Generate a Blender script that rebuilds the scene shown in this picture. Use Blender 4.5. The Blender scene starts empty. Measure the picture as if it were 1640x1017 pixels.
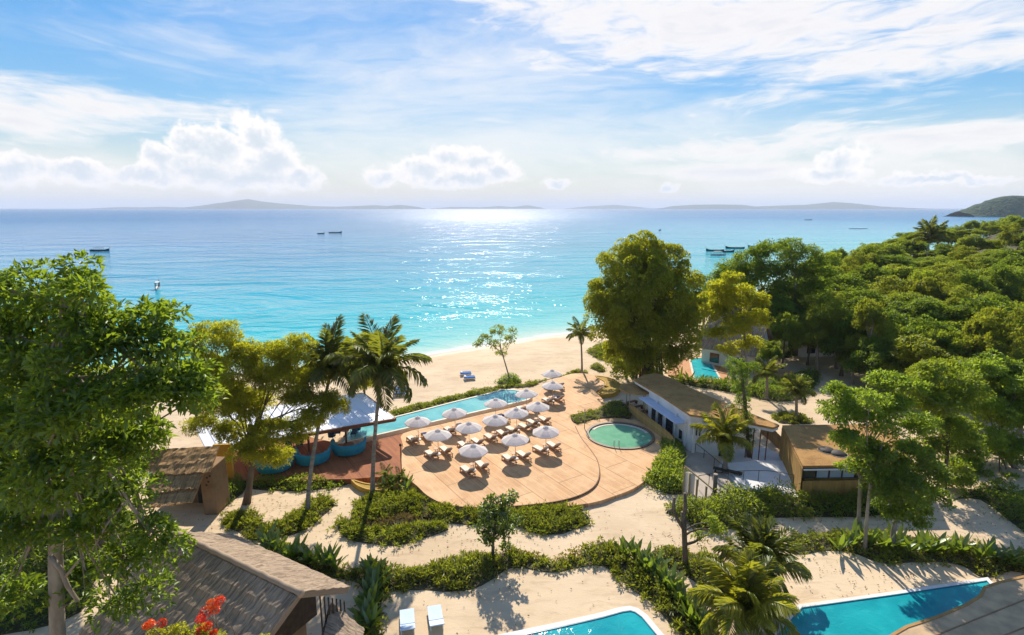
import bpy, bmesh, math, random
import numpy as np
from mathutils import Vector, Matrix
from mathutils.geometry import tessellate_polygon

scene = bpy.context.scene
COL = scene.collection
R = math.radians
rnd = random.Random(7)
rng = np.random.default_rng(11)

# ------------------------------------------------------------------ camera, sun, sky, exposure
F, EYE = 880.0, 25.0
PITCH = math.atan(175.5 / F)
CP, SP = math.cos(PITCH), math.sin(PITCH)
cam = bpy.data.cameras.new('camera')
cam.lens = 36 * F / 1640
cam.sensor_width = 36
cam.clip_start, cam.clip_end = 0.3, 200000
camo = bpy.data.objects.new('camera', cam)
COL.objects.link(camo)
camo.location = (0, 0, EYE)
camo.rotation_euler = (math.pi / 2 - PITCH, 0, 0)
scene.camera = camo

SUN_AZ, SUN_EL = R(-3.0), R(37.0)
SUNV = Vector((math.sin(SUN_AZ) * math.cos(SUN_EL), math.cos(SUN_AZ) * math.cos(SUN_EL), math.sin(SUN_EL)))
sun = bpy.data.lights.new('sun', 'SUN')
sun.energy, sun.angle, sun.color = 3.3, R(0.6), (1.0, 0.90, 0.76)
suno = bpy.data.objects.new('sun', sun)
COL.objects.link(suno)
suno.rotation_euler = SUNV.to_track_quat('Z', 'Y').to_euler()
suno.location = (0, 0, 80)

scene.view_settings.view_transform = 'Standard'
scene.view_settings.look = 'None'
scene.view_settings.gamma = 1
scene.view_settings.exposure = 1.08
scene.view_settings.use_curve_mapping = False
scene.cycles.volume_bounces = 1
scene.cycles.max_bounces = 7
scene.cycles.transparent_max_bounces = 8
scene.cycles.sample_clamp_indirect = 4
scene.cycles.sample_clamp_direct = 20

# ------------------------------------------------------------------ node helpers
class NT:
    """thin expression layer over a node tree"""
    def __init__(s, tree):
        s.t = tree
        tree.nodes.clear()
    def n(s, typ, **kw):
        nd = s.t.nodes.new(typ)
        for k, v in kw.items():
            setattr(nd, k, v)
        return nd
    def link(s, a, b):
        if isinstance(a, (int, float)):
            b.default_value = a
        elif isinstance(a, (tuple, list)):
            b.default_value = tuple(a) + ((1,) if len(b.default_value) == 4 and len(a) == 3 else ())
        else:
            s.t.links.new(a, b)
    def m(s, op, a, b=0.0, c=None, clamp=False):
        nd = s.n('ShaderNodeMath', operation=op, use_clamp=clamp)
        s.link(a, nd.inputs[0]); s.link(b, nd.inputs[1])
        if c is not None: s.link(c, nd.inputs[2])
        return nd.outputs[0]
    def v(s, op, a, b=(0, 0, 0), scale=None):
        nd = s.n('ShaderNodeVectorMath', operation=op)
        s.link(a, nd.inputs[0])
        if op not in ('LENGTH', 'NORMALIZE', 'SCALE'): s.link(b, nd.inputs[1])
        if scale is not None: s.link(scale, nd.inputs['Scale'])
        return nd.outputs['Value'] if op in ('LENGTH', 'DISTANCE', 'DOT_PRODUCT') else nd.outputs[0]
    def xyz(s, a):
        nd = s.n('ShaderNodeSeparateXYZ'); s.link(a, nd.inputs[0]); return nd.outputs
    def comb(s, x, y, z=0.0):
        nd = s.n('ShaderNodeCombineXYZ')
        for i, q in enumerate((x, y, z)): s.link(q, nd.inputs[i])
        return nd.outputs[0]
    def noise(s, vec, scale=5, detail=3, rough=0.5, dist=0.0, color=False, dims='3D'):
        nd = s.n('ShaderNodeTexNoise', noise_dimensions=dims)
        s.link(vec, nd.inputs['Vector'])
        nd.inputs['Scale'].default_value = scale; nd.inputs['Detail'].default_value = detail
        nd.inputs['Roughness'].default_value = rough; nd.inputs['Distortion'].default_value = dist
        return nd.outputs[1 if color else 0]
    def sstep(s, x, lo, hi, a=0.0, b=1.0):
        nd = s.n('ShaderNodeMapRange', interpolation_type='SMOOTHSTEP')
        s.link(x, nd.inputs[0]); s.link(lo, nd.inputs[1]); s.link(hi, nd.inputs[2])
        s.link(a, nd.inputs[3]); s.link(b, nd.inputs[4])
        return nd.outputs[0]
    def lin(s, x, lo, hi, a=0.0, b=1.0):
        nd = s.n('ShaderNodeMapRange')
        s.link(x, nd.inputs[0]); s.link(lo, nd.inputs[1]); s.link(hi, nd.inputs[2])
        s.link(a, nd.inputs[3]); s.link(b, nd.inputs[4])
        return nd.outputs[0]
    def mix(s, f, a, b, blend='MIX'):
        nd = s.n('ShaderNodeMix', data_type='RGBA', blend_type=blend)
        s.link(f, nd.inputs[0]); s.link(a, nd.inputs[6]); s.link(b, nd.inputs[7])
        return nd.outputs[2]
    def ramp(s, f, stops, interp='LINEAR'):
        nd = s.n('ShaderNodeValToRGB'); cr = nd.color_ramp; cr.interpolation = interp
        while len(cr.elements) < len(stops): cr.elements.new(0.5)
        for e, (p, c) in zip(cr.elements, stops):
            e.position = p; e.color = tuple(c) + (1,)
        s.link(f, nd.inputs[0]); return nd.outputs[0]

# pixel of the photograph -> point on the horizontal plane z; and height above at a given depth
def ray(px, py):
    dx, dy = (px - 820) / F, (508.5 - py) / F
    return dx, CP + dy * SP, dy * CP - SP
def at(px, py, z=0.0):
    x, y, w = ray(px, py)
    t = (z - EYE) / w
    return Vector((x * t, y * t, z))
def up(px, py, Y):
    x, y, w = ray(px, py)
    t = Y / y
    return Vector((x * t, Y, EYE + w * t))
def msize(npx, Y):
    return npx / F * Y / CP

# ------------------------------------------------------------------ sky
world = bpy.data.worlds.new('World')
scene.world = world
world.use_nodes = True
W = NT(world.node_tree)
sky = W.n('ShaderNodeTexSky', sky_type='NISHITA')
sky.sun_disc = False
sky.sun_elevation, sky.sun_rotation = SUN_EL, SUN_AZ
sky.altitude, sky.air_density, sky.dust_density, sky.ozone_density = 0, 1.0, 0.15, 2.0
d = W.v('NORMALIZE', W.n('ShaderNodeTexCoord').outputs['Generated'])
dx_, dy_, dz_ = W.xyz(d)
az = W.m('ARCTAN2', dx_, dy_)
el = W.m('ARCSINE', dz_)
ae = W.comb(az, el)
def px_ae(px, py):
    x, y, w = ray(px, py)
    return math.atan2(x, y), math.asin(w / math.sqrt(x * x + y * y + w * w))
def blob(vec, px, py, rx, ry):
    """1 at the centre of an ellipse in (azimuth, elevation), 0 at its edge, negative outside"""
    a, e = px_ae(px, py)
    k = F * 0.93
    q = W.v('MULTIPLY', W.v('SUBTRACT', vec, (a, e, 0)), (k / rx, k / ry, 0))
    return W.m('SUBTRACT', 1.0, W.v('LENGTH', q))
def union(lst):
    o = lst[0]
    for q in lst[1:]: o = W.m('MAXIMUM', o, q)
    return o
# cumulus: ellipses broken up by domain-warped noise
nz1 = W.noise(ae, 24, 7, 0.6, 0.2, color=True)
warp = W.v('ADD', ae, W.v('MULTIPLY', W.v('SUBTRACT', nz1, (0.5, 0.5, 0.5)), (0.055, 0.05, 0)))
cum = union([blob(warp, *q) for q in (
    (308, 228, 34, 30), (352, 240, 46, 34), (412, 222, 36, 36), (436, 262, 48, 36), (330, 272, 80, 30), (395, 285, 95, 22),
    (252, 258, 26, 24), (240, 284, 60, 14), (480, 286, 38, 22), (120, 276, 56, 16), (20, 268, 50, 20), (716, 250, 36, 22),
    (762, 258, 44, 24), (680, 272, 60, 24), (610, 284, 28, 18), (800, 276, 40, 20), (740, 288, 100, 14), (890, 295, 26, 9),
    (1074, 298, 18, 10), (1350, 258, 34, 22), (1330, 280, 55, 14), (1500, 290, 90, 8))])
nz2 = W.noise(ae, 95, 5, 0.6)
cumd = W.m('ADD', cum, W.m('MULTIPLY', W.m('SUBTRACT', nz2, 0.5), 0.6))
cum_a = W.sstep(cumd, 0.0, 0.36)
cum_core = W.sstep(W.m('ADD', cumd, W.m('MULTIPLY', W.m('SUBTRACT', W.noise(ae, 42, 5, 0.6), 0.5), 1.1)), 0.2, 0.95)
# high cloud sheets and streaks
st = W.v('MULTIPLY', d, (1.0, 1.0, 4.2))
nw = W.noise(st, 1.7, 4, 0.55, color=True)
st2 = W.v('ADD', st, W.v('SCALE', W.v('SUBTRACT', nw, (0.5, 0.5, 0.5)), scale=0.6))
ns = W.noise(st2, 3.6, 9, 0.62, 0.25)
nf = W.noise(W.v('MULTIPLY', st2, (1, 1, 1.6)), 12, 6, 0.6, 0.4)
tex = W.m('ADD', W.m('MULTIPLY', ns, 0.75), W.m('MULTIPLY', nf, 0.25))
wae = W.v('ADD', ae, W.v('MULTIPLY', W.v('SUBTRACT', nw, (0.5, 0.5, 0.5)), (0.16, 0.07, 0)))
sheet = union([blob(wae, *q) for q in (
    (1250, 40, 520, 95), (1480, 85, 320, 62), (880, 10, 260, 60), (1000, 80, 170, 45), (110, 172, 240, 42), (1130, 245, 190, 20),
    (1480, 222, 270, 30), (1200, 268, 240, 16), (30, 190, 130, 34))])
veil = union([blob(wae, *q) for q in ((790, 110, 400, 150), (840, 210, 460, 90), (1500, 290, 500, 60), (80, 285, 300, 34))])
sd = W.m('ADD', W.m('MULTIPLY', sheet, 0.55), W.m('MULTIPLY', W.m('SUBTRACT', tex, 0.5), 2.6))
sh_a = W.m('MULTIPLY', W.sstep(sd, -0.05, 0.52), 0.92)
vd = W.m('ADD', W.m('MULTIPLY', veil, 0.5), W.m('MULTIPLY', W.m('SUBTRACT', tex, 0.5), 2.0))
ve_a = W.m('MULTIPLY', W.sstep(vd, -0.2, 0.7), 0.62)
gen = W.m('MULTIPLY', W.sstep(tex, 0.46, 0.66), W.sstep(el, 0.25, 0.55, 0.12, 0.8))  # cloud cover thickened overhead, out of view, to add white fill light
hi_a = W.m('MAXIMUM', W.m('MAXIMUM', sh_a, ve_a), gen)
SKY_S = 0.108
base = W.n('ShaderNodeHueSaturation')
base.inputs['Saturation'].default_value = 1.45
base.inputs['Value'].default_value = 1.0
# soft shoulder so that the glare round the sun does not clip
_l = W.v('DOT_PRODUCT', sky.outputs[0], (0.25, 0.6, 0.15))
W.link(W.v('SCALE', sky.outputs[0], scale=W.m('DIVIDE', 1.08, W.m('ADD', 1.0, W.m('MULTIPLY', _l, 0.22)))), base.inputs['Color'])
lowel = W.sstep(el, 0.0, 0.2, 1.0, 0.0)
hi_col = W.mix(W.sstep(sd, 0.25, 0.9), (4.9, 4.62, 4.4), (3.8, 3.75, 3.95))
lowsky = W.m('MULTIPLY', W.sstep(el, -0.02, 0.17, 1.0, 0.0), 0.62)
c1 = W.mix(hi_a, W.mix(lowsky, base.outputs[0], (4.5, 4.05, 3.75)), hi_col)
cum_col = W.mix(cum_core, (5.3, 4.95, 4.65), (3.3, 3.6, 3.9))
c2 = W.mix(W.m('MULTIPLY', cum_a, 0.93), c1, cum_col)
bg = W.n('ShaderNodeBackground')
W.link(c2, bg.inputs[0]); bg.inputs[1].default_value = SKY_S
wo = W.n('ShaderNodeOutputWorld')
W.link(bg.outputs[0], wo.inputs[0])
world.cycles.sampling_method = 'MANUAL'
world.cycles.sample_map_resolution = 512
# ------------------------------------------------------------------ object helpers
def link(o, parent=None):
    COL.objects.link(o)
    if parent is not None: o.parent = parent
    return o
def tag(o, label=None, cat=None, group=None, kind=None):
    if label: o['label'] = label
    if cat: o['category'] = cat
    if group: o['group'] = group
    if kind: o['kind'] = kind
    return o
def thing(name, label, cat, loc=(0, 0, 0), rz=0.0, group=None):
    o = bpy.data.objects.new(name, None)
    o.empty_display_size = 0.3
    o.location = loc; o.rotation_euler = (0, 0, rz)
    link(o)
    return tag(o, label, cat, group)
def dup(root, loc, rz, label, scale=None):
    r = root.copy(); COL.objects.link(r)
    r.location = loc; r.rotation_euler = (0, 0, rz); r['label'] = label
    if scale is not None: r.scale = scale
    for ch in list(root.children):
        c = ch.copy(); COL.objects.link(c); c.parent = r
        for g in ch.children:
            q = g.copy(); COL.objects.link(q); q.parent = c
    return r

class MB:
    """collects shapes; build() links them as one mesh object"""
    def __init__(s): s.v = []; s.f = []; s.smooth = []
    def add(s, vs, fs, smooth=False):
        b = len(s.v)
        s.v += [tuple(q) for q in vs]
        s.f += [tuple(i + b for i in f) for f in fs]
        s.smooth += [smooth] * len(fs)
        return s
    def box(s, c, size, rz=0.0, tilt=None, rot=None):
        hx, hy, hz = (q / 2 for q in size)
        m = rot if rot is not None else Matrix.Rotation(rz, 3, 'Z')
        if tilt is not None: m = m @ Matrix.Rotation(tilt, 3, 'X')
        c = Vector(c)
        vs = [c + m @ Vector((x * hx, y * hy, z * hz)) for z in (-1, 1) for x, y in ((-1, -1), (1, -1), (1, 1), (-1, 1))]
        return s.add(vs, [(3, 2, 1, 0), (4, 5, 6, 7), (0, 1, 5, 4), (1, 2, 6, 5), (2, 3, 7, 6), (3, 0, 4, 7)])
    def hexa(s, bot, top):
        n = len(bot)
        return s.add(list(bot) + list(top), [tuple(range(n))[::-1], tuple(range(n, 2 * n))] + [(i, (i + 1) % n, (i + 1) % n + n, i + n) for i in range(n)])
    def prism(s, poly, z0, z1, holes=(), chamfer=0.0):
        loops = [[Vector((p[0], p[1], z1)) for p in poly]] + [[Vector((p[0], p[1], z1)) for p in h] for h in holes]
        flat = [p for l in loops for p in l]
        tris = tessellate_polygon(loops)
        fixed = []
        for t in tris:
            a, b, c = (flat[i] for i in t)
            fixed.append(t if (b - a).cross(c - a).z > 0 else (t[0], t[2], t[1]))
        n = len(flat)
        vs = flat + [Vector((p.x, p.y, z0)) for p in flat]
        fs = list(fixed) + [(t[2] + n, t[1] + n, t[0] + n) for t in fixed]
        o = 0
        for l in loops:
            k = len(l)
            for i in range(k):
                a, b = o + i, o + (i + 1) % k
                fs.append((a, b, b + n, a + n))
            o += k
        return s.add(vs, fs)
    def tube(s, pts, radii, n=7, caps=True, smooth=True):
        pts = [Vector(p) for p in pts]
        if isinstance(radii, (int, float)): radii = [radii] * len(pts)
        rings = []
        ref = Vector((0.31, 0.17, 0.93))
        for i, p in enumerate(pts):
            t = (pts[min(i + 1, len(pts) - 1)] - pts[max(i - 1, 0)]).normalized()
            r0 = ref if abs(t.dot(ref)) < 0.95 else Vector((1, 0, 0))
            a = t.cross(r0).normalized(); b = t.cross(a)
            rings.append([p + (a * math.cos(2 * math.pi * k / n) + b * math.sin(2 * math.pi * k / n)) * radii[i] for k in range(n)])
        vs = [q for r_ in rings for q in r_]
        fs = [(i * n + k, i * n + (k + 1) % n, (i + 1) * n + (k + 1) % n, (i + 1) * n + k) for i in range(len(pts) - 1) for k in range(n)]
        if caps: fs += [tuple(range(n))[::-1], tuple(range((len(pts) - 1) * n, len(pts) * n))]
        return s.add(vs, fs, smooth)
    def lathe(s, prof, c=(0, 0, 0), n=24, a0=0.0, a1=2 * math.pi, smooth=False):
        full = abs(a1 - a0 - 2 * math.pi) < 1e-4
        m = n if full else n + 1
        vs = [(c[0] + r_ * math.cos(a0 + (a1 - a0) * k / n), c[1] + r_ * math.sin(a0 + (a1 - a0) * k / n), c[2] + z) for r_, z in prof for k in range(m)]
        fs = [(i * m + k, i * m + (k + 1) % m, (i + 1) * m + (k + 1) % m, (i + 1) * m + k) for i in range(len(prof) - 1) for k in range(n)]
        return s.add(vs, fs, smooth)
    def build(s, name, mat, parent=None, bevel=0.0):
        me = bpy.data.meshes.new(name)
        me.from_pydata(s.v, [], s.f)
        me.polygons.foreach_set('use_smooth', s.smooth)
        me.materials.append(mat)
        me.update()
        o = bpy.data.objects.new(name, me)
        if bevel:
            md = o.modifiers.new('bevel', 'BEVEL'); md.width = bevel; md.segments = 2; md.limit_method = 'ANGLE'
        return link(o, parent)

def np_mesh(name, verts, faces, mat, smooth=False):
    """verts (n,3), faces (m,k) arrays"""
    me = bpy.data.meshes.new(name)
    m, k = faces.shape
    me.vertices.add(len(verts)); me.vertices.foreach_set('co', verts.astype(np.float32).ravel())
    me.loops.add(m * k); me.loops.foreach_set('vertex_index', faces.astype(np.int32).ravel())
    me.polygons.add(m); me.polygons.foreach_set('loop_start', (np.arange(m) * k).astype(np.int32))
    if smooth: me.polygons.foreach_set('use_smooth', np.ones(m, dtype=bool))
    me.materials.append(mat)
    me.update(calc_edges=True)
    return me

def smooth_loop(pts, sub=5, closed=True):
    P = [Vector((p[0], p[1])) for p in pts]; n = len(P); out = []
    for i in range(n if closed else n - 1):
        p0, p1, p2, p3 = (P[(i - 1) % n], P[i], P[(i + 1) % n], P[(i + 2) % n]) if closed else (P[max(i - 1, 0)], P[i], P[i + 1], P[min(i + 2, n - 1)])
        for k in range(sub):
            t = k / sub
            out.append(0.5 * (2 * p1 + (p2 - p0) * t + (2 * p0 - 5 * p1 + 4 * p2 - p3) * t * t + (3 * p1 - p0 - 3 * p2 + p3) * t ** 3))
    if not closed: out.append(P[-1])
    return out
def ccw(poly):
    a = sum(poly[i - 1][0] * poly[i][1] - poly[i][0] * poly[i - 1][1] for i in range(len(poly)))
    return list(poly) if a > 0 else list(poly)[::-1]
def pix(pts, z=0.0, sub=5):
    w = [at(x, y, z) for x, y in pts]
    w = [(p.x, p.y) for p in w]
    return ccw([tuple(q) for q in (smooth_loop(w, sub) if sub else [Vector(p) for p in w])])
def inside(poly, P):
    x, y = P[:, 0], P[:, 1]; res = np.zeros(len(P), bool)
    n = len(poly)
    for i in range(n):
        x1, y1 = poly[i - 1]; x2, y2 = poly[i]
        c = ((y1 > y) != (y2 > y)) & (x < (x2 - x1) * (y - y1) / (y2 - y1 + 1e-12) + x1)
        res ^= c
    return res
def seg_dist(poly, P, closed=False):
    dmin = np.full(len(P), 1e9)
    n = len(poly)
    for i in range(0 if closed else 1, n):
        a = np.array(poly[i - 1][:2]); b = np.array(poly[i][:2]); ab = b - a
        t = np.clip(((P - a) @ ab) / (ab @ ab + 1e-9), 0, 1)
        dmin = np.minimum(dmin, np.linalg.norm(P - a - t[:, None] * ab, axis=1))
    return dmin

# ------------------------------------------------------------------ materials
def material(name, fn):
    m = bpy.data.materials.new(name); m.use_nodes = True
    T = NT(m.node_tree); out = T.n('ShaderNodeOutputMaterial')
    s = fn(T)
    T.link(s, out.inputs[0])
    return m
def principled(T, color, rough=0.8, bump=None, bstr=0.3, bdist=0.02, spec=0.5, **kw):
    p = T.n('ShaderNodeBsdfPrincipled')
    T.link(color, p.inputs['Base Color']); T.link(rough, p.inputs['Roughness'])
    p.inputs['Specular IOR Level'].default_value = spec
    for k, v in kw.items(): T.link(v, p.inputs[k.replace('_', ' ')])
    if bump is not None:
        b = T.n('ShaderNodeBump'); b.inputs['Strength'].default_value = bstr; b.inputs['Distance'].default_value = bdist
        T.link(bump, b.inputs['Height']); T.link(b.outputs[0], p.inputs['Normal'])
    return p.outputs[0]
def wpos(T): return T.n('ShaderNodeNewGeometry').outputs['Position']
def opos(T): return T.n('ShaderNodeTexCoord').outputs['Object']
def plain(name, c1, c2=None, scale=3.0, rough=0.8, bstr=0.2, bscale=30, bdist=0.01, stretch=(1, 1, 1), world=False, per_object=0.0, spec=0.4, detail=5):
    """two-tone noise material with fine relief"""
    c2 = c2 or tuple(q * 0.72 for q in c1)
    def fn(T):
        p = T.v('MULTIPLY', wpos(T) if world else opos(T), stretch)
        f = T.sstep(T.noise(p, scale, detail, 0.6), 0.32, 0.68)
        c = T.mix(f, c1, c2)
        if per_object:
            r_ = T.n('ShaderNodeObjectInfo').outputs['Random']
            c = T.mix(1.0, c, T.comb(*[T.lin(r_, 0, 1, 1 - per_object, 1 + per_object)] * 3), 'MULTIPLY')
        return principled(T, c, rough, T.noise(p, bscale, 3), bstr, bdist, spec)
    return material(name, fn)
def leaf_mat(name, dark, light, trans, tmix=0.5, gloss=0.035, hue=0.035):
    """diffuse + light coming through the blade; tone varies per leaf, per clump and per plant"""
    def fn(T):
        g = T.n('ShaderNodeNewGeometry'); r_ = g.outputs['Random Per Island']
        ob = T.n('ShaderNodeObjectInfo').outputs['Random']
        big = T.noise(g.outputs['Position'], 0.55, 2, 0.5)
        f = T.m('ADD', T.m('MULTIPLY', r_, 0.55), T.m('MULTIPLY', T.sstep(big, 0.35, 0.65), 0.45), clamp=True)
        tint = T.n('ShaderNodeHueSaturation')
        T.link(T.lin(ob, 0, 1, 0.5 - hue, 0.5 + hue * 0.6), tint.inputs['Hue'])
        T.link(T.lin(T.m('FRACT', T.m('MULTIPLY', ob, 7.31)), 0, 1, 0.6, 1.4), tint.inputs['Value'])
        T.link(T.mix(f, dark, light), tint.inputs['Color'])
        d_ = T.n('ShaderNodeBsdfDiffuse'); T.link(tint.outputs[0], d_.inputs[0])
        tr = T.n('ShaderNodeBsdfTranslucent')
        T.link(T.mix(f, tuple(q * 0.7 for q in trans), trans), tr.inputs[0])
        m1 = T.n('ShaderNodeMixShader'); m1.inputs[0].default_value = tmix
        T.link(d_.outputs[0], m1.inputs[1]); T.link(tr.outputs[0], m1.inputs[2])
        gl = T.n('ShaderNodeBsdfGlossy'); gl.inputs['Roughness'].default_value = 0.42; gl.inputs[0].default_value = (0.9, 1, 0.85, 1)
        m2 = T.n('ShaderNodeMixShader'); m2.inputs[0].default_value = gloss
        T.link(m1.outputs[0], m2.inputs[1]); T.link(gl.outputs[0], m2.inputs[2])
        return m2.outputs[0]
    return material(name, fn)
# ------------------------------------------------------------------ sea, land, far islands
SEA_Z = -1.2
SHORE = [(-900, 20), (-400, 52), (-200, 66), (-90, 78), (-41, 86)] + [tuple(at(x, y, SEA_Z)[:2]) for x, y in ((560, 586), (620, 577), (680, 570), (760, 557), (860, 541), (960, 529), (1060, 516))] + [
    (62, 152), (90, 182), (135, 232), (190, 282), (250, 318), (340, 360), (480, 392), (700, 400), (1200, 380), (3000, 300)]
SHORE_D = [tuple(q) for q in smooth_loop(SHORE, 4, closed=False)]
def shore_dist(P):
    """positive on land"""
    d_ = seg_dist(SHORE_D, P)
    poly = SHORE_D + [(3000, -3000), (-900, -3000)]
    return np.where(inside(poly, P), d_, -d_)
def sst(x, a, b):
    t = np.clip((x - a) / (b - a), 0, 1); return t * t * (3 - 2 * t)
def ground_z(P):
    P = np.atleast_2d(np.array(P, float))
    s = shore_dist(P)
    z = np.where(s > 0, -1.2 + 1.2 * sst(s, -9, 17) * 1.0 - 0.0, -1.2 - 0.07 * np.abs(s))
    z = np.where(s > 0, -1.2 + (1.2 * sst(s, -12, 16) - 1.2 * sst(0, -12, 16)) / (1 - sst(0, -12, 16)), z)
    z = np.maximum(z, -8)
    hill = 15 * sst(P[:, 0], 105, 250) * sst(P[:, 1], 60, 190) * sst(s, 0, 60)
    back = 3.5 * sst(P[:, 0], 60, 110) * sst(P[:, 1], 60, 130) * sst(s, 5, 50)
    return z + hill + back
def gz(x, y): return float(ground_z([(x, y)])[0])

# land sheet: fine cells near the resort, coarse ones far out
def axis(lo, hi, mid0, mid1, fine, coarse):
    a = list(np.arange(mid0, mid1, fine))
    q, stp = mid1, fine
    while q < hi: a.append(q); stp = min(stp * 1.25, coarse); q += stp
    q, stp, left = mid0, fine, []
    while q > lo: stp = min(stp * 1.25, coarse); q -= stp; left.append(q)
    return np.array(left[::-1] + a)
ax = axis(-900, 2600, -60, 130, 1.0, 60); ay = axis(-400, 700, 18, 160, 1.0, 50)
GX, GY = np.meshgrid(ax, ay)
P2 = np.stack([GX.ravel(), GY.ravel()], 1)
Z = ground_z(P2)
ns_ = rng.normal(0, 1, len(Z)); fine_ = (np.abs(P2[:, 0]) < 130) & (P2[:, 1] < 160)
Z = Z + np.where(fine_, 0.018 * ns_, 0)
nx, ny = len(ax), len(ay)
I = np.arange(nx * ny).reshape(ny, nx)
faces = np.stack([I[:-1, :-1].ravel(), I[:-1, 1:].ravel(), I[1:, 1:].ravel(), I[1:, :-1].ravel()], 1)
def sand_fn(T):
    p = wpos(T)
    big = T.noise(p, 0.11, 5, 0.6, 0.4)
    fine = T.noise(p, 1.6, 6, 0.65)
    tracks = T.noise(T.v('MULTIPLY', p, (0.35, 1.1, 1)), 0.9, 5, 0.7, 0.8)
    c = T.mix(T.sstep(big, 0.35, 0.65), (0.67, 0.525, 0.35), (0.58, 0.44, 0.28))
    c = T.mix(T.m('MULTIPLY', T.sstep(tracks, 0.50, 0.64), 0.36), c, (0.40, 0.28, 0.17))
    c = T.mix(T.m('MULTIPLY', T.sstep(fine, 0.5, 0.7), 0.14), c, (0.72, 0.57, 0.40))
    z = T.xyz(p)[2]
    wet = T.sstep(T.m('ADD', z, T.m('MULTIPLY', big, 0.25)), -1.05, -0.62, 1.0, 0.0)
    c = T.mix(T.m('MULTIPLY', wet, 0.75), c, (0.33, 0.24, 0.155))
    # leaf litter and undergrowth soil inland of the forest edge
    xx, yy, _ = T.xyz(p)
    wood = T.sstep(T.m('ADD', T.m('SUBTRACT', xx, T.m('MULTIPLY', yy, 0.22)), T.m('MULTIPLY', T.m('SUBTRACT', T.noise(p, 0.07, 3), 0.5), 30)), 52, 66)
    c = T.mix(wood, c, T.mix(T.sstep(T.noise(p, 0.8, 4), 0.4, 0.6), (0.05, 0.06, 0.025), (0.13, 0.10, 0.055)))
    h = T.m('ADD', T.m('MULTIPLY', fine, 0.5), T.m('ADD', T.m('MULTIPLY', tracks, 1.0), T.m('MULTIPLY', T.noise(p, 9, 4), 0.2)))
    return principled(T, c, T.m('SUBTRACT', 0.95, T.m('MULTIPLY', wet, 0.6)), h, 0.35, 0.1, 0.3)
M_sand = material('sand', sand_fn)
me = np_mesh('ground', np.column_stack([P2, Z]), faces, M_sand, True)
tag(link(bpy.data.objects.new('ground', me)), kind='structure')

# sea: rings that widen to the horizon, carrying the water depth
rr = [0.0]
rad = np.concatenate([np.arange(50, 260, 2.5), np.geomspace(260, 60000, 110)])
th = np.radians(np.linspace(-180, 180, 721)[:-1])
th_n = len(th)
SX = np.outer(rad, np.sin(th)).ravel(); SY = np.outer(rad, np.cos(th)).ravel()
SP_ = np.column_stack([SX, SY])
depth = np.where(np.hypot(SX, SY) < 6000, -shore_dist(SP_), 6000)
I = np.arange(len(rad) * th_n).reshape(len(rad), th_n)
J = np.roll(I, -1, axis=1)
faces = np.stack([I[:-1].ravel(), I[1:].ravel(), J[1:].ravel(), J[:-1].ravel()], 1)
def sea_fn(T):
    p = wpos(T)
    a = T.n('ShaderNodeAttribute', attribute_name='offshore').outputs['Fac']
    xx, yy, _ = T.xyz(p)
    big = T.noise(T.v('MULTIPLY', p, (0.5, 1.0, 1)), 0.006, 4, 0.6, 0.6)
    mid = T.noise(T.v('MULTIPLY', p, (0.4, 1.0, 1)), 0.035, 4, 0.6, 0.5)
    dist = T.v('LENGTH', p)
    # the bank drops off sooner towards negative x
    q = T.m('MULTIPLY', a, T.lin(xx, -260, 260, 1.5, 0.62))
    q = T.m('MULTIPLY', q, T.lin(big, 0.2, 0.8, 0.55, 1.45))
    q = T.m('ADD', q, T.m('MULTIPLY', T.m('SUBTRACT', mid, 0.5), T.lin(a, 0, 60, 2, 34)))
    lg = T.m('DIVIDE', T.m('LOGARITHM', T.m('MAXIMUM', T.m('ADD', q, 1.0), 1.0), 10.0), 3.5)
    c = T.ramp(lg, [(0.0, (0.66, 0.60, 0.45)), (0.16, (0.46, 0.62, 0.50)), (0.30, (0.20, 0.56, 0.50)), (0.43, (0.03, 0.47, 0.49)),
                    (0.56, (0.008, 0.40, 0.50)), (0.68, (0.005, 0.28, 0.45)), (0.80, (0.005, 0.17, 0.37)), (1.0, (0.005, 0.11, 0.28))])
    reef = T.sstep(T.noise(T.v('MULTIPLY', p, (0.25, 1, 1)), 0.02, 5, 0.65, 0.6), 0.5, 0.68)
    c = T.mix(T.m('MULTIPLY', reef, T.sstep(a, 20, 120, 0, 0.30)), c, (0.02, 0.17, 0.26))
    foam_n = T.noise(T.v('MULTIPLY', p, (0.5, 1, 1)), 0.35, 5, 0.65, 1.0)
    foam = T.m('MULTIPLY', T.sstep(a, 0.0, 0.6), T.sstep(T.m('ADD', a, T.m('MULTIPLY', foam_n, 7)), 4.0, 6.6, 1.0, 0.0))
    c = T.mix(T.m('MULTIPLY', foam, 0.8), c, (0.8, 0.8, 0.76))
    w1 = T.noise(T.v('MULTIPLY', p, (0.55, 1.0, 1)), 0.045, 7, 0.55, 0.6)
    w2 = T.noise(T.v('MULTIPLY', p, (0.6, 1.0, 1)), 0.35, 3, 0.5)
    hgt = T.m('ADD', T.m('MULTIPLY', w1, 3.4), T.m('MULTIPLY', w2, 0.5))
    hgt = T.m('MULTIPLY', hgt, T.lin(a, 0, 30, 0.25, 1.0))
    rough = T.lin(dist, 100, 1500, 0.07, 0.26)
    b = T.n('ShaderNodeBump'); b.inputs['Strength'].default_value = 1.0; b.inputs['Distance'].default_value = 1.0
    T.link(hgt, b.inputs['Height'])
    p_ = T.n('ShaderNodeBsdfPrincipled')
    T.link(c, p_.inputs['Base Color']); T.link(rough, p_.inputs['Roughness'])
    p_.inputs['IOR'].default_value = 1.33; p_.inputs['Specular IOR Level'].default_value = 0.32
    T.link(b.outputs[0], p_.inputs['Normal'])
    return p_.outputs[0]
M_sea = material('sea_water', sea_fn)
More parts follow.
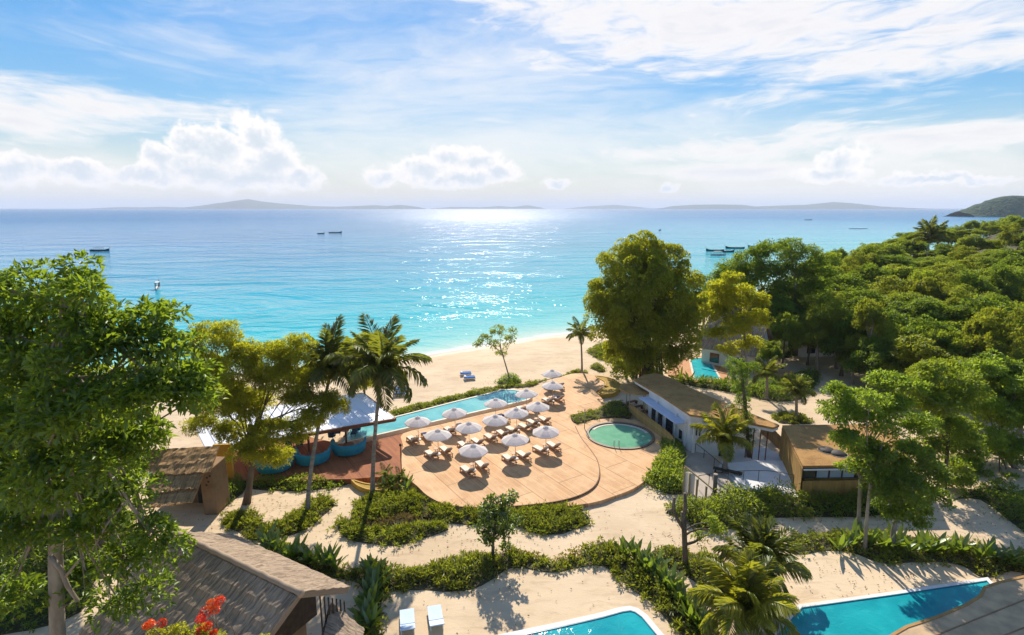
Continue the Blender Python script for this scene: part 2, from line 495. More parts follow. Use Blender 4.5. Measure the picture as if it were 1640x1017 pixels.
me = np_mesh('sea', np.column_stack([SP_, np.full(len(SX), SEA_Z)]), faces, M_sea, True)
at_ = me.attributes.new('offshore', 'FLOAT', 'POINT'); at_.data.foreach_set('value', depth.astype(np.float32))
tag(link(bpy.data.objects.new('sea', me)), kind='structure')

# far islands and the headland
def ridge(name, pts, Y, depth_m, mat, seed, label, jitter=0.12, base=SEA_Z - 1, sub=6, kind='structure'):
    """pts: skyline (px, py) at distance Y; built as a hill range with real depth"""
    r2 = random.Random(seed)
    sk = [up(x, y, Y) for x, y in pts]
    xs = np.array([q.x for q in sk]); zs = np.array([q.z for q in sk])
    n = (len(pts) - 1) * sub
    X = np.linspace(xs[0], xs[-1], n + 1); Zt = np.interp(X, xs, zs)
    rows = 11
    V = []
    for j in range(rows):
        v = j / (rows - 1) * 2 - 1
        for i in range(n + 1):
            h = max(Zt[i] - base, 0)
            prof = max(0.0, 1 - abs(v) ** 1.4)
            bump = 1 + jitter * math.sin(i * 1.7 + j * 2.3 + seed) * (1 - prof) * 2 + jitter * 0.6 * (r2.random() - 0.5) * (0 if j == rows // 2 else 1)
            V.append((X[i] + depth_m * 0.1 * math.sin(j + i * 0.3) * (1 - prof), Y + v * depth_m * (0.6 + 0.4 * min(1, h / 60)), base + h * prof * (1 if j == rows // 2 else bump)))
    m = n + 1
    Fc = np.array([(j * m + i, j * m + i + 1, (j + 1) * m + i + 1, (j + 1) * m + i) for j in range(rows - 1) for i in range(n)])
    me = np_mesh(name, np.array(V), Fc, mat, True)
    return tag(link(bpy.data.objects.new(name, me)), label, None, None, kind)
M_far = plain('far_forest', (0.02, 0.05, 0.03), (0.035, 0.06, 0.035), 0.004, 0.95, 0, world=True)
M_head = plain('headland_forest', (0.015, 0.05, 0.03), (0.04, 0.075, 0.03), 0.03, 0.95, 1.0, 0.12, 6.0, world=True)
ISL = [
    ([(160, 334), (200, 331.5), (232, 332), (258, 331), (300, 332.5), (318, 331), (350, 326), (375, 322.5), (397, 318.5), (415, 322), (440, 325), (470, 327.5), (500, 330), (540, 331), (575, 329.5), (600, 328.5), (620, 330), (640, 328), (660, 330), (680, 334)], 15000, 1500),
    ([(690, 334), (720, 331.5), (750, 331.5), (770, 332), (800, 330), (820, 331.5), (845, 328.5), (868, 332.5), (872, 334)], 17000, 900),
    ([(905, 334), (940, 330.5), (985, 328), (1020, 331), (1045, 334)], 19000, 900),
    ([(1060, 334), (1078, 330), (1110, 328), (1150, 327.5), (1190, 328), (1200, 331), (1240, 329.5), (1290, 328), (1335, 323.5), (1360, 325), (1395, 330), (1440, 332.5), (1480, 334)], 14000, 1300)]
for i, (pts, Y, dm) in enumerate(ISL):
    ridge('island_hills', pts, Y, dm, M_far, i, None)
ridge('headland_hills', [(1536, 338.5), (1548, 334), (1560, 329), (1575, 324), (1590, 318), (1605, 314.5), (1622, 313), (1650, 314), (1700, 306), (1800, 300), (1900, 310), (2100, 322)], 1700, 90, M_head, 9, None, 0.2, sub=10)

# the air itself
def haze_fn(m):
    T = NT(m.node_tree); out = T.n('ShaderNodeOutputMaterial'); v = T.n('ShaderNodeVolumePrincipled')
    v.inputs['Color'].default_value = (0.92, 0.93, 0.97, 1); v.inputs['Density'].default_value = 6e-5
    v.inputs['Anisotropy'].default_value = 0.0
    T.t.links.new(v.outputs[0], out.inputs['Volume'])
M_haze = bpy.data.materials.new('haze'); M_haze.use_nodes = True; haze_fn(M_haze)
hz = MB().box((0, 0, 205), (130000, 130000, 430)).build('haze', M_haze)
tag(hz, kind='stuff')
# ------------------------------------------------------------------ foliage
def unit(a): return a / (np.linalg.norm(a, axis=-1, keepdims=True) + 1e-9)
def leaf_quads(P, axis, nrm, L, Wd, fold=0.25, droop=0.0):
    """each leaf: two triangles folded along the midrib. returns verts, tris"""
    side = unit(np.cross(axis, nrm))
    nrm = unit(np.cross(side, axis))
    L = L[:, None]; Wd = Wd[:, None]
    tip = P + axis * L - nrm * L * droop
    mid = P + axis * L * 0.45 + nrm * L * 0.06
    a = mid + side * Wd * 0.5 + nrm * Wd * fold
    b = mid - side * Wd * 0.5 + nrm * Wd * fold
    V = np.stack([P, a, tip, b], 1).reshape(-1, 3)
    k = np.arange(len(P))[:, None] * 4
    Fc = np.concatenate([k + np.array([[0, 2, 1]]), k + np.array([[0, 3, 2]])], 0)
    return V, Fc
def clump_leaves(C, Rad, per, leaf, flat=0.6, up_bias=0.55, aspect=0.45, droop=0.15, spread=1.0, g=rng, outward=0.8, rmin=0.35):
    """C (n,3) clump centres, Rad (n,) radii; leaves sit on domes, blades point outwards"""
    n = len(C)
    idx = np.repeat(np.arange(n), per); m = len(idx)
    dr = unit(g.normal(0, 1, (m, 3)) + np.array([0, 0, up_bias]))
    rad = Rad[idx] * g.uniform(rmin, 1.0, m) ** 0.5
    P = C[idx] + dr * rad[:, None] * np.array([1, 1, flat])
    axis = unit(dr * outward + g.normal(0, 0.55, (m, 3)) * spread + np.array([0, 0, -0.15]))
    nrm = unit(dr * 0.5 + np.array([0, 0, 0.9]) + g.normal(0, 0.45, (m, 3)))
    L = leaf * g.uniform(0.65, 1.25, m)
    return leaf_quads(P, axis, nrm, L, L * aspect, 0.2, droop)
def merge(parts):
    V, Fc, o = [], [], 0
    for v, f in parts: V.append(v); Fc.append(f + o); o += len(v)
    return np.concatenate(V), np.concatenate(Fc)
def lobe_clumps(lobes, cr, dens, g=rng, shell=0.5, keep=1.0):
    """fill ellipsoid lobes [(centre, (rx,ry,rz))] with clump centres, denser at the surface"""
    C, Rd = [], []
    for c, r_ in lobes:
        r_ = np.array(r_, float)
        n = max(3, int(dens * (r_[0] * r_[1] + r_[0] * r_[2] + r_[1] * r_[2]) / 3 / cr ** 2 * keep))
        dr = unit(g.normal(0, 1, (n, 3)) + np.array([0, 0, 0.25]))
        q = g.uniform(shell, 1.0, n) ** 0.7
        C.append(np.array(c) + dr * r_ * q[:, None]); Rd.append(cr * g.uniform(0.6, 1.3, n))
    return np.concatenate(C), np.concatenate(Rd)
def crown_mesh(name, lobes, mat, cr=0.8, dens=3.0, per=60, leaf=0.3, seed=1, **kw):
    g = np.random.default_rng(seed)
    ck = {k: kw.pop(k) for k in ('shell', 'keep') if k in kw}
    C, Rd = lobe_clumps(lobes, cr, dens, g, **ck)
    V, Fc = clump_leaves(C, Rd, per, leaf, g=g, **kw)
    return np_mesh(name, V, Fc, mat), C

M_bark = plain('bark_grey_brown', (0.20, 0.15, 0.10), (0.10, 0.075, 0.05), 2.0, 0.9, 0.6, 14, 0.03, (1, 1, 0.3))
M_bark_pale = plain('bark_pale', (0.36, 0.30, 0.23), (0.20, 0.16, 0.11), 1.6, 0.9, 0.5, 12, 0.03, (1, 1, 0.35))
M_palm_trunk = plain('palm_trunk', (0.34, 0.29, 0.23), (0.19, 0.16, 0.12), 2.0, 0.9, 0.7, 10, 0.03, (0.3, 0.3, 2.2))
ML_dark = leaf_mat('leaves_dark', (0.036, 0.080, 0.012), (0.105, 0.175, 0.018), (0.38, 0.52, 0.025), 0.5)
ML_mid = leaf_mat('leaves_mid', (0.055, 0.105, 0.012), (0.145, 0.21, 0.02), (0.48, 0.58, 0.03), 0.53)
ML_yel = leaf_mat('leaves_yellow_green', (0.125, 0.15, 0.010), (0.26, 0.275, 0.018), (0.80, 0.80, 0.03), 0.56)
ML_yel2 = leaf_mat('leaves_fresh_green', (0.07, 0.105, 0.010), (0.15, 0.19, 0.018), (0.50, 0.55, 0.03), 0.54)
ML_bright = leaf_mat('leaves_bright', (0.07, 0.12, 0.012), (0.15, 0.22, 0.022), (0.50, 0.66, 0.04), 0.56)
ML_palm = leaf_mat('palm_leaflets', (0.05, 0.08, 0.013), (0.12, 0.15, 0.022), (0.38, 0.42, 0.03), 0.48, 0.06)
ML_palm_y = leaf_mat('palm_leaflets_yellowish', (0.10, 0.13, 0.015), (0.22, 0.24, 0.025), (0.62, 0.62, 0.03), 0.5, 0.05)
ML_cover = leaf_mat('ground_cover_leaves', (0.06, 0.06, 0.012), (0.18, 0.225, 0.022), (0.46, 0.52, 0.03), 0.47)
ML_dry = leaf_mat('dry_cover_blades', (0.10, 0.075, 0.025), (0.24, 0.19, 0.06), (0.35, 0.27, 0.06), 0.35)
ML_cover_y = leaf_mat('yellow_cover_leaves', (0.14, 0.13, 0.02), (0.28, 0.24, 0.03), (0.45, 0.38, 0.04), 0.42)
ML_broad = leaf_mat('broad_plant_leaves', (0.035, 0.075, 0.012), (0.08, 0.15, 0.022), (0.32, 0.44, 0.03), 0.48, 0.07)
M_stem = plain('green_stem', (0.16, 0.19, 0.06), (0.10, 0.12, 0.04), 3, 0.7, 0.2)

def limb_pts(a, b, g, sag=0.12, n=5):
    a, b = Vector(a), Vector(b); L = (b - a).length
    k = Vector((g.uniform(-1, 1), g.uniform(-1, 1), g.uniform(0.2, 1))) * L * sag
    return [a.lerp(b, t) + k * math.sin(math.pi * t) for t in (i / (n - 1) for i in range(n))]
def wood(mb, base, top, r0, r1, targets, seed=1, limbs=8, twig=0.03, lean=0.3, twigs=None, side=8):
    """trunk from base to top, limbs to targets, twigs to nearby clump centres"""
    g = random.Random(seed)
    pts = limb_pts(base, top, g, 0.04, 6)
    rad = [r0 * 1.35] + [r0 + (r1 - r0) * i / 5 for i in range(1, 6)]
    mb.tube(pts, rad, side)
    for t in targets:
        t = Vector(t)
        f = g.uniform(0.5, 0.98); i = min(4, int(f * 5)); s0 = pts[i].lerp(pts[i + 1], f * 5 - i)
        lp = limb_pts(s0, t, g, 0.1, 5)
        rr_ = r1 * g.uniform(0.45, 0.7)
        mb.tube(lp, [rr_, rr_ * 0.8, rr_ * 0.6, rr_ * 0.42, twig], 6, False)
        if twigs is not None:
            near = sorted(twigs, key=lambda q: (Vector(q) - t).length_squared)[:7]
            for q in near[::2]:
                j = g.choice((2, 3, 4))
                mb.tube(limb_pts(lp[j], q, g, 0.1, 3), [rr_ * 0.35, rr_ * 0.22, twig * 0.6], 4, False)

# --- trees drawn lobe by lobe where they stand: lobes are (px, py, r_px, depth offset[, vertical squash])
def tree(label, base_px, lobes, mat, bark, group=None, Y=None, cr=0.8, dens=3.0, per=60, leaf=0.3, r0=0.3, r1=0.15, seed=1,
         top_px=None, name='broadleaf_tree', limbs=True, cat='tree', **kw):
    b = at(base_px[0], base_px[1], 0)
    if Y is not None: b = Vector((up(base_px[0], base_px[1], Y).x, Y, 0))
    b.z = gz(b.x, b.y); Y = b.y
    t = thing(name, label, cat, b, 0, group)
    L = []; rs = kw.pop('rs', 1.0)
    for q in lobes:
        c = up(q[0], q[1], Y + q[3]); r_ = msize(q[2], Y + q[3]) * rs; sq = q[4] if len(q) > 4 else 0.8
        L.append((np.array(c - b), (r_, r_, r_ * sq)))
    me, C = crown_mesh('crown', L, mat, cr, dens, per, leaf, seed, **kw)
    link(bpy.data.objects.new('crown', me), t)
    mb = MB()
    if top_px: tp = up(top_px[0], top_px[1], Y) - b
    else:
        c = sum((Vector(l[0]) for l in L), Vector()) / len(L); tp = Vector((c.x * 0.6, c.y * 0.6, c.z))
    wood(mb, (0, 0, -0.2), tp, r0, r1, [l[0] for l in L] if limbs else [], seed, twigs=[Vector(q) for q in C[:: max(1, len(C) // 160)]] if limbs else None)
    mb.build('trunk', bark, t)
    return t

# --- generic forest tree prototypes, unit scale in metres
def proto_tree(name, kind, seed, H=10.0, Rr=4.0):
    g = random.Random(seed)
    lobes = []
    if kind == 'dome':      # lumpy dome
        for i in range(22):
            a = g.uniform(0, 6.28); e = g.uniform(-0.1, 1.0); rr_ = Rr * (1 - 0.55 * max(e, 0) ** 2) * g.uniform(0.5, 0.85)
            r_ = g.uniform(0.9, 1.5)
            lobes.append(((rr_ * math.cos(a), rr_ * math.sin(a), H * 0.56 + e * H * 0.30), (r_, r_, r_ * 1.0)))
        par = dict(mat=ML_mid, cr=0.8, dens=3.6, per=70, leaf=0.36, rmin=0.6)
    elif kind == 'flat':    # layered umbrella pads
        for i in range(20):
            a = g.uniform(0, 6.28); q = math.sqrt(g.random()); e = (1 - q * q) * 0.5 + g.uniform(0, 0.5)
            r_ = g.uniform(1.0, 1.8)
            lobes.append(((Rr * q * math.cos(a), Rr * q * math.sin(a), H * (0.66 + 0.3 * e)), (r_, r_, r_ * 0.32)))
        par = dict(mat=ML_mid, cr=0.6, dens=5.0, per=46, leaf=0.34, flat=0.4, up_bias=0.3)
    elif kind == 'tall':    # irregular, taller, dark
        for i in range(24):
            h = g.random(); q = math.sqrt(g.random()) * (1 - 0.5 * h); a = g.uniform(0, 6.28); r_ = g.uniform(0.8, 1.4)
            lobes.append(((Rr * q * math.cos(a), Rr * q * math.sin(a), H * (0.40 + 0.52 * h)), (r_, r_, r_ * 0.95)))
        par = dict(mat=ML_dark, cr=0.7, dens=4.0, per=64, leaf=0.34, rmin=0.6)
    else:                   # airy yellow-green
        for i in range(18):
            h = g.random(); q = math.sqrt(g.random()) * (1 - 0.4 * h); a = g.uniform(0, 6.28); r_ = g.uniform(0.7, 1.3)
            lobes.append(((Rr * q * math.cos(a), Rr * q * math.sin(a), H * (0.45 + 0.5 * h)), (r_, r_, r_ * 0.8)))
        par = dict(mat=ML_yel2, cr=0.5, dens=4.2, per=46, leaf=0.28, rmin=0.3)
    t = thing(name, 'prototype', 'tree', (0, 0, 0))
    me, C = crown_mesh('crown', lobes, seed=seed, **par)
    link(bpy.data.objects.new('crown', me), t)
    mb = MB()
    wood(mb, (0, 0, -0.4), (g.uniform(-.6, .6), g.uniform(-.6, .6), H * 0.72), 0.26, 0.13, [l[0] for l in lobes[::2]], seed)
    mb.build('trunk', M_bark if kind != 'airy' else M_bark_pale, t)
    t['H'] = H; t['R'] = Rr
    return t

# --- palms
def frond_mesh(L, droop, seed, pairs=34, leaflet=0.75, mat=None, hang=0.5, rise=0.9):
    g = np.random.default_rng(seed)
    s = np.linspace(0, 1, 9)
    # rachis in the x-z plane: climbs, then arcs over
    ang = rise - droop * s ** 1.3
    dxs = np.cos(ang); dzs = np.sin(ang)
    xs = np.concatenate([[0], np.cumsum((dxs[1:] + dxs[:-1]) / 2 * L / 8)]); zs = np.concatenate([[0], np.cumsum((dzs[1:] + dzs[:-1]) / 2 * L / 8)])
    mb = MB(); mb.tube([(x, 0, z) for x, z in zip(xs, zs)], [0.045 * (1 - 0.8 * q) + 0.006 for q in s], 4)
    V0, F0 = np.array(mb.v), np.array([f for f in mb.f if len(f) == 4])
    F0 = np.concatenate([F0[:, [0, 1, 2]], F0[:, [0, 2, 3]]])
    t = np.linspace(0.12, 0.995, pairs)
    px_ = np.interp(t, s, xs); pz_ = np.interp(t, s, zs); an = np.interp(t, s, ang)
    out = [(V0, F0)]
    for sd in (-1, 1):
        m = len(t)
        P = np.column_stack([px_, np.zeros(m), pz_])
        fw = np.column_stack([np.cos(an), np.zeros(m), np.sin(an)])
        upv = np.column_stack([-np.sin(an), np.zeros(m), np.cos(an)])
        sidev = np.tile([0, sd, 0], (m, 1))
        ax_ = unit(sidev * 0.85 + fw * (0.35 + 0.6 * t[:, None]) + upv * 0.15 + np.array([0, 0, -hang]) * g.uniform(0.6, 1.4, (m, 1)) + g.normal(0, 0.07, (m, 3)))
        Ln = leaflet * (np.sin(np.clip(t * 1.05, 0, 1) * math.pi) ** 0.5 * 0.85 + 0.2) * g.uniform(0.85, 1.1, m)
        nr = unit(upv + sidev * 0.2 + g.normal(0, .15, (m, 3)))
        V, Fc = leaf_quads(P, ax_, nr, Ln, np.full(m, 0.05 * leaflet / 0.75), 0.15, 0.18)
        out.append((V, Fc))
    V, Fc = merge(out)
    return np_mesh('frond', V, Fc, mat or ML_palm, True)
FR = {}
def fronds(mat, big):
    key = (mat.name, big)
    if key not in FR:
        L = 1.0
        FR[key] = [frond_mesh(3.6 if big else 2.6, 0.5 + 0.38 * k, 50 + k, 44, 0.95 if big else 0.8, mat, 0.3 + 0.12 * k) for k in range(5)]
    return FR[key]
def palm(label, base, top, mat=None, n=20, r0=0.2, r1=0.13, size=1.0, seed=1, spread=1.0, group=None, upright=0.0, big=True, trunk_mat=None, nuts=True):
    g = random.Random(seed)
    base = Vector(base); top = Vector(top)
    t = thing('palm_tree', label, 'palm tree', base, 0, group)
    rel = top - base
    mb = MB()
    pts = [Vector((rel.x * q ** 1.5, rel.y * q ** 1.5, rel.z * q - (0.2 if q == 0 else 0))) for q in (0, .07, .2, .35, .5, .65, .8, .92, 1)]
    mb.tube(pts, [r0 * 1.5, r0 * 1.15] + [r0 + (r1 - r0) * q for q in (.2, .35, .5, .65, .8, .92, 1)], 9)
    mb.build('trunk', trunk_mat or M_palm_trunk, t)
    cb = MB(); cb.lathe([(0.02, -0.35), (r1 * 1.5, -0.2), (r1 * 1.7, 0.1), (0.05, 0.45)], rel, 8, smooth=True)
    cb.build('crown_shaft', M_stem, t)
    M = fronds(mat or ML_palm, big)
    for i in range(n):
        u = (i + 0.5) / n
        k = min(4, int(u * 5)); a = i * 2.399 + g.uniform(-.2, .2)
        o = bpy.data.objects.new('frond', M[k])
        tilt = (0.55 - 1.15 * u * spread) + upright
        o.rotation_euler = (g.uniform(-.25, .25), -tilt * 0.9 + g.uniform(-.08, .08), a)
        o.location = rel + Vector((0, 0, 0.1 - 0.25 * u))
        s_ = size * g.uniform(0.85, 1.1)
        o.scale = (s_, s_, s_)
        link(o, t)
    if nuts:
        nb = MB()
        for i in range(6):
            a = i * 1.05; nb.lathe([(0.01, -0.15), (0.1, -0.06), (0.11, 0.04), (0.01, 0.14)], rel + Vector((0.26 * math.cos(a), 0.26 * math.sin(a), -0.35)), 7, smooth=True)
        nb.build('coconuts', M_stem, t)
    return t

# --- planting beds: soil mound (setting) + leafy cover nobody could count (stuff)
M_soil = plain('bed_soil', (0.045, 0.045, 0.018), (0.09, 0.075, 0.035), 1.2, 0.95, 0.5, 12, 0.04, world=True)
def cover(poly, label, h=0.42, dens=2.3, leaf=0.23, per=24, mat=None, seed=1, z0=None, name='ground_cover', cat='ground cover', soil=True, ragged=0.25, aspect=0.42, up_bias=0.7):
    g = np.random.default_rng(seed)
    poly = [tuple(p) for p in poly]
    A = np.array(poly); lo, hi = A.min(0) - 0.5, A.max(0) + 0.5
    area = np.prod(hi - lo); n = int(area * dens * 3.2)
    P = g.uniform(lo, hi, (n, 2))
    P = P[inside(poly, P + g.normal(0, ragged, P.shape))]
    if not len(P): return
    base = ground_z(P) if z0 is None else np.full(len(P), z0)
    dd = seg_dist(poly, P, True)
    f = np.clip(dd / 0.9, 0.3, 1)
    u = np.array([mathutils_noise(p) for p in P])
    C = np.column_stack([P, base + h * f * (0.35 + 0.6 * u)])
    V, Fc = clump_leaves(C, h * (0.45 + 0.5 * u) * f + 0.12, per, leaf, flat=0.8, up_bias=up_bias, aspect=aspect, droop=0.1, g=g)
    me = np_mesh(name, V, Fc, mat or ML_cover)
    tag(link(bpy.data.objects.new(name, me)), label, cat, None, 'stuff')
    if soil:
        z = 0.03 if z0 is None else z0 + 0.03
        mb = MB().prism(poly, z - 0.2, z + 0.035)
        tag(mb.build('planting_bed_soil', M_soil), kind='structure')
from mathutils import noise as mn
def mathutils_noise(p): return min(1, max(0, mn.noise(Vector((p[0] * 0.45, p[1] * 0.45, 3.1))) * 0.9 + 0.5))

_o = ('first second third fourth fifth sixth seventh eighth ninth tenth eleventh twelfth thirteenth fourteenth fifteenth sixteenth seventeenth eighteenth nineteenth twentieth twenty-first twenty-second twenty-third twenty-fourth').split()
ORD = _o[:20] + [t_ + '-' + u_ for t_ in ('twenty', 'thirty', 'forty', 'fifty') for u_ in _o[:9]]
# --- single broad-leaved plants (each leaf a piece)
def broad_leaf(L, Wd, bend, seed):
    g = random.Random(seed); mb = MB(); n = 5; vs = []
    for i in range(n + 1):
        t = i / n; a = 1.15 - bend * t; x = L * (t * 0.5 + 0.05) * (1 + bend * .3 * t); z = L * (t - 0.28 * bend * t * t)
        w = Wd * math.sin(math.pi * min(1, 0.06 + t * 0.93)) ** 0.7 * (0.25 if t < 0.2 else 1)
        vs += [(x, -w / 2, z + w * 0.12), (x, 0, z), (x, w / 2, z + w * 0.12)]
    fs = []
    for i in range(n):
        a = i * 3; fs += [(a, a + 1, a + 4, a + 3), (a + 1, a + 2, a + 5, a + 4)]
    me = bpy.data.meshes.new('leaf'); me.from_pydata(vs, [], fs); me.materials.append(ML_broad)
    me.polygons.foreach_set('use_smooth', [True] * len(fs)); me.update()
    return me
BL = [broad_leaf(1.25, 0.25, 0.2, 1), broad_leaf(1.1, 0.27, 0.5, 2), broad_leaf(0.9, 0.26, 0.9, 3)]
def broad_plants(path_px, n, label, group, jit=0.35, size=1.0, seed=3, z=0.05, leaves=9, cat='plant'):
    g = random.Random(seed)
    w = [at(x, y, z) for x, y in path_px]; seg = [(w[i + 1] - w[i]).length for i in range(len(w) - 1)]; tot = sum(seg)
    for k in range(n):
        s = (k + 0.5) / n * tot; i = 0
        while s > seg[i]: s -= seg[i]; i += 1
        p = w[i].lerp(w[i + 1], s / seg[i]) + Vector((g.uniform(-jit, jit), g.uniform(-jit, jit), 0))
        t = thing('broad_leaf_plant', label % ORD[k], cat, (p.x, p.y, gz(p.x, p.y)), g.uniform(0, 6.28), group)
        mb = MB(); hs = 0.35 * size
        mb.tube([(0, 0, -0.05), (0.02, 0, hs)], [0.04, 0.03], 5); mb.build('stem', M_stem, t)
        for j in range(leaves):
            o = bpy.data.objects.new('leaf', BL[j % 3]); s_ = size * g.uniform(0.7, 1.15)
            o.scale = (s_, s_, s_); o.rotation_euler = (g.uniform(-.2, .2), g.uniform(-.25, .35), j * 2.4 + g.uniform(-.3, .3))
            o.location = (0, 0, hs * (0.2 + 0.8 * j / leaves)); link(o, t)
# ------------------------------------------------------------------ pool terrace
DZ = 0.5
def deck_fn(c1, c2, c3, bw, ang, glaze=0.5):
    def fn(T):
        p = T.v('MULTIPLY', wpos(T), (1, 1, 0))
        r_ = T.n('ShaderNodeVectorRotate', rotation_type='Z_AXIS'); T.link(p, r_.inputs['Vector']); r_.inputs['Angle'].default_value = -ang
        q = r_.outputs[0]
        br = T.n('ShaderNodeTexBrick'); T.link(q, br.inputs['Vector'])
        br.inputs['Scale'].default_value = 1; br.inputs['Brick Width'].default_value = 2.4; br.inputs['Row Height'].default_value = bw
        br.inputs['Mortar Size'].default_value = 0.006; br.offset = 0.37
        br.inputs['Color1'].default_value = tuple(c1) + (1,); br.inputs['Color2'].default_value = tuple(c2) + (1,)
        br.inputs['Mortar'].default_value = tuple(x * 0.45 for x in c1) + (1,)
        b2 = T.n('ShaderNodeTexBrick'); T.link(q, b2.inputs['Vector']); b2.inputs['Scale'].default_value = 1
        b2.inputs['Brick Width'].default_value = 9.0; b2.inputs['Row Height'].default_value = 2.9; b2.inputs['Mortar Size'].default_value = 0.05; b2.offset = 0.43
        b2.inputs['Color1'].default_value = (1, 1, 1, 1); b2.inputs['Color2'].default_value = (0.87, 0.85, 0.82, 1); b2.inputs['Mortar'].default_value = (0.58, 0.54, 0.50, 1)
        f = T.sstep(T.noise(p, 0.35, 5, 0.6, 0.5), 0.38, 0.64)
        c = T.mix(T.m('MULTIPLY', f, 0.55), br.outputs[0], c3)
        stn = T.sstep(T.noise(p, 0.9, 6, 0.7, 1.2), 0.56, 0.72)
        c = T.mix(T.m('MULTIPLY', stn, 0.35), c, tuple(x * 0.55 for x in c1))
        f2 = T.sstep(T.noise(T.v('MULTIPLY', q, (0.25, 4, 1)), 1.2, 5, 0.65), 0.45, 0.7)
        c = T.mix(T.m('MULTIPLY', f2, 0.25), c, tuple(x * 0.75 for x in c1))
        c = T.mix(1.0, c, b2.outputs[0], 'MULTIPLY')
        return principled(T, c, glaze, T.noise(T.v('MULTIPLY', q, (1, 8, 1)), 3, 4), 0.15, 0.01, 0.4)
    return fn
DANG = math.atan2(10.7, 16.1)
M_deck = material('orange_decking', deck_fn((0.56, 0.31, 0.14), (0.70, 0.42, 0.20), (0.74, 0.49, 0.27), 0.29, DANG + R(90), 0.8))
M_deck_red = material('red_decking', deck_fn((0.27, 0.085, 0.028), (0.38, 0.13, 0.045), (0.34, 0.115, 0.04), 0.29, DANG + R(90), 0.85))
M_fascia = plain('deck_edge', (0.25, 0.115, 0.05), (0.17, 0.075, 0.035), 2, 0.8)
M_white = plain('white_render', (0.78, 0.76, 0.72), (0.68, 0.66, 0.62), 0.8, 0.85, 0.15, 20)
M_coping = plain('pale_coping', (0.68, 0.60, 0.46), (0.58, 0.50, 0.37), 1.5, 0.7, 0.1)
def water_mat(name, c1, c2, cs, gloss=0.05, wave=1.2, tile=0):
    def fn(T):
        p = T.v('MULTIPLY', wpos(T), (1, 1, 0))
        f = T.sstep(T.noise(p, 0.28, 3, 0.5, 0.4), 0.3, 0.7)
        c = T.mix(f, c1, c2)
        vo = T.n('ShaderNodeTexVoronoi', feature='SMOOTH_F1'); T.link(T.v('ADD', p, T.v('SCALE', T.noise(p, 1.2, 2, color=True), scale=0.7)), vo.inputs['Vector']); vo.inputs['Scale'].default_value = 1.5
        c = T.mix(T.m('MULTIPLY', T.sstep(vo.outputs['Distance'], 0.42, 0.75), 0.22), c, cs)  # web of bright caustic light mixed into the water colour
        h = T.m('ADD', T.noise(p, wave, 4, 0.6, 0.4), T.m('MULTIPLY', T.noise(p, wave * 5, 3), 0.2))
        return principled(T, c, gloss, h, 0.5, 0.09, 0.5, IOR=1.33)
    return material(name, fn)
M_lap = water_mat('lap_pool_water', (0.10, 0.40, 0.42), (0.20, 0.52, 0.50), (0.36, 0.64, 0.58))
M_green_w = water_mat('round_pool_water', (0.13, 0.36, 0.22), (0.22, 0.47, 0.30), (0.34, 0.58, 0.40), 0.08)
M_teal_w = water_mat('teal_pool_water', (0.01, 0.27, 0.32), (0.018, 0.37, 0.41), (0.05, 0.52, 0.54), 0.06, 1.6)
M_teal_d = water_mat('deep_pool_water', (0.004, 0.17, 0.22), (0.008, 0.22, 0.27), (0.02, 0.30, 0.34), 0.06, 1.6)

def slab(name, poly, z0, z1, mat, label=None, holes=(), kind='structure'):
    return tag(MB().prism(poly, z0, z1, holes).build(name, mat), label, None, None, kind)
# upper terrace, one step above the outer one
pool_near = [(612, 695), (847, 640.5)]
upper = pix([(646, 694), (700, 681), (770, 664), (846, 646), (862, 632), (880, 612), (909, 600), (926, 598), (943, 599), (959, 605), (968, 613), (966, 620), (955, 627),
             (962, 636), (970, 646), (960, 654), (938, 660), (918, 664), (914, 670), (921, 682), (930, 700), (944, 718), (957, 738), (960, 760), (952, 778), (930, 792), (895, 802),
             (850, 808), (800, 812), (750, 812), (710, 806), (684, 793), (668, 778), (655, 768), (645, 760), (643, 735), (645, 712)], DZ, 3)
slab('pool_terrace', upper, -0.3, DZ, M_deck)
ringc = at(993, 697, DZ - 0.16)
hole = [(ringc.x + 3.75 * math.cos(a), ringc.y + 3.75 * math.sin(a)) for a in (i * 2 * math.pi / 40 for i in range(40))]
outer = pix([(914, 668), (943, 671), (985, 669), (1021, 675), (1045, 687), (1060, 702), (1060, 728), (1052, 748), (1035, 768), (1013, 783), (985, 794), (957, 803), (929, 808),
             (895, 810), (880, 790), (900, 740), (905, 700)], DZ - 0.16, 3)
slab('outer_terrace', outer, -0.3, DZ - 0.16, M_deck, holes=[hole])
# raised lines where the terrace panels meet (recessed joints, built)
M_joint = plain('joint_strip', (0.22, 0.11, 0.05), None, 2, 0.8)
js = smooth_loop([tuple(at(x, y, DZ)[:2]) for x, y in ((921, 682), (930, 700), (944, 718), (957, 738), (960, 760), (952, 778), (930, 792), (895, 802), (850, 808), (800, 812))], 4, False)
jm = MB()
for i in range(len(js) - 1):
    a, b = js[i], js[i + 1]; n = Vector((-(b - a).y, (b - a).x)).normalized() * 0.045
    jm.hexa([(*(a - n), DZ - .1), (*(b - n), DZ - .1), (*(b + n), DZ - .1), (*(a + n), DZ - .1)], [(*(a - n), DZ + .012), (*(b - n), DZ + .012), (*(b + n), DZ + .012), (*(a + n), DZ + .012)])
tag(jm.build('step_nosing', M_joint), kind='structure')
# red deck under the pavilion
red = pix([(330, 772), (411, 767), (499, 768), (562, 767), (600, 764), (642, 763), (642.5, 735), (644, 712), (645, 695), (612, 702), (560, 714), (470, 734), (330, 765)], DZ - 0.004, 0)
red = ccw([tuple(at(x, y, DZ)[:2]) for x, y in ((330, 775), (400, 768), (499, 768), (562, 767), (600, 764), (642, 763), (642, 735), (644, 712), (645.5, 694.5), (560, 714), (480, 696), (395, 716), (320, 745))])
slab('pavilion_deck', red, -0.3, DZ - 0.004, M_deck_red)

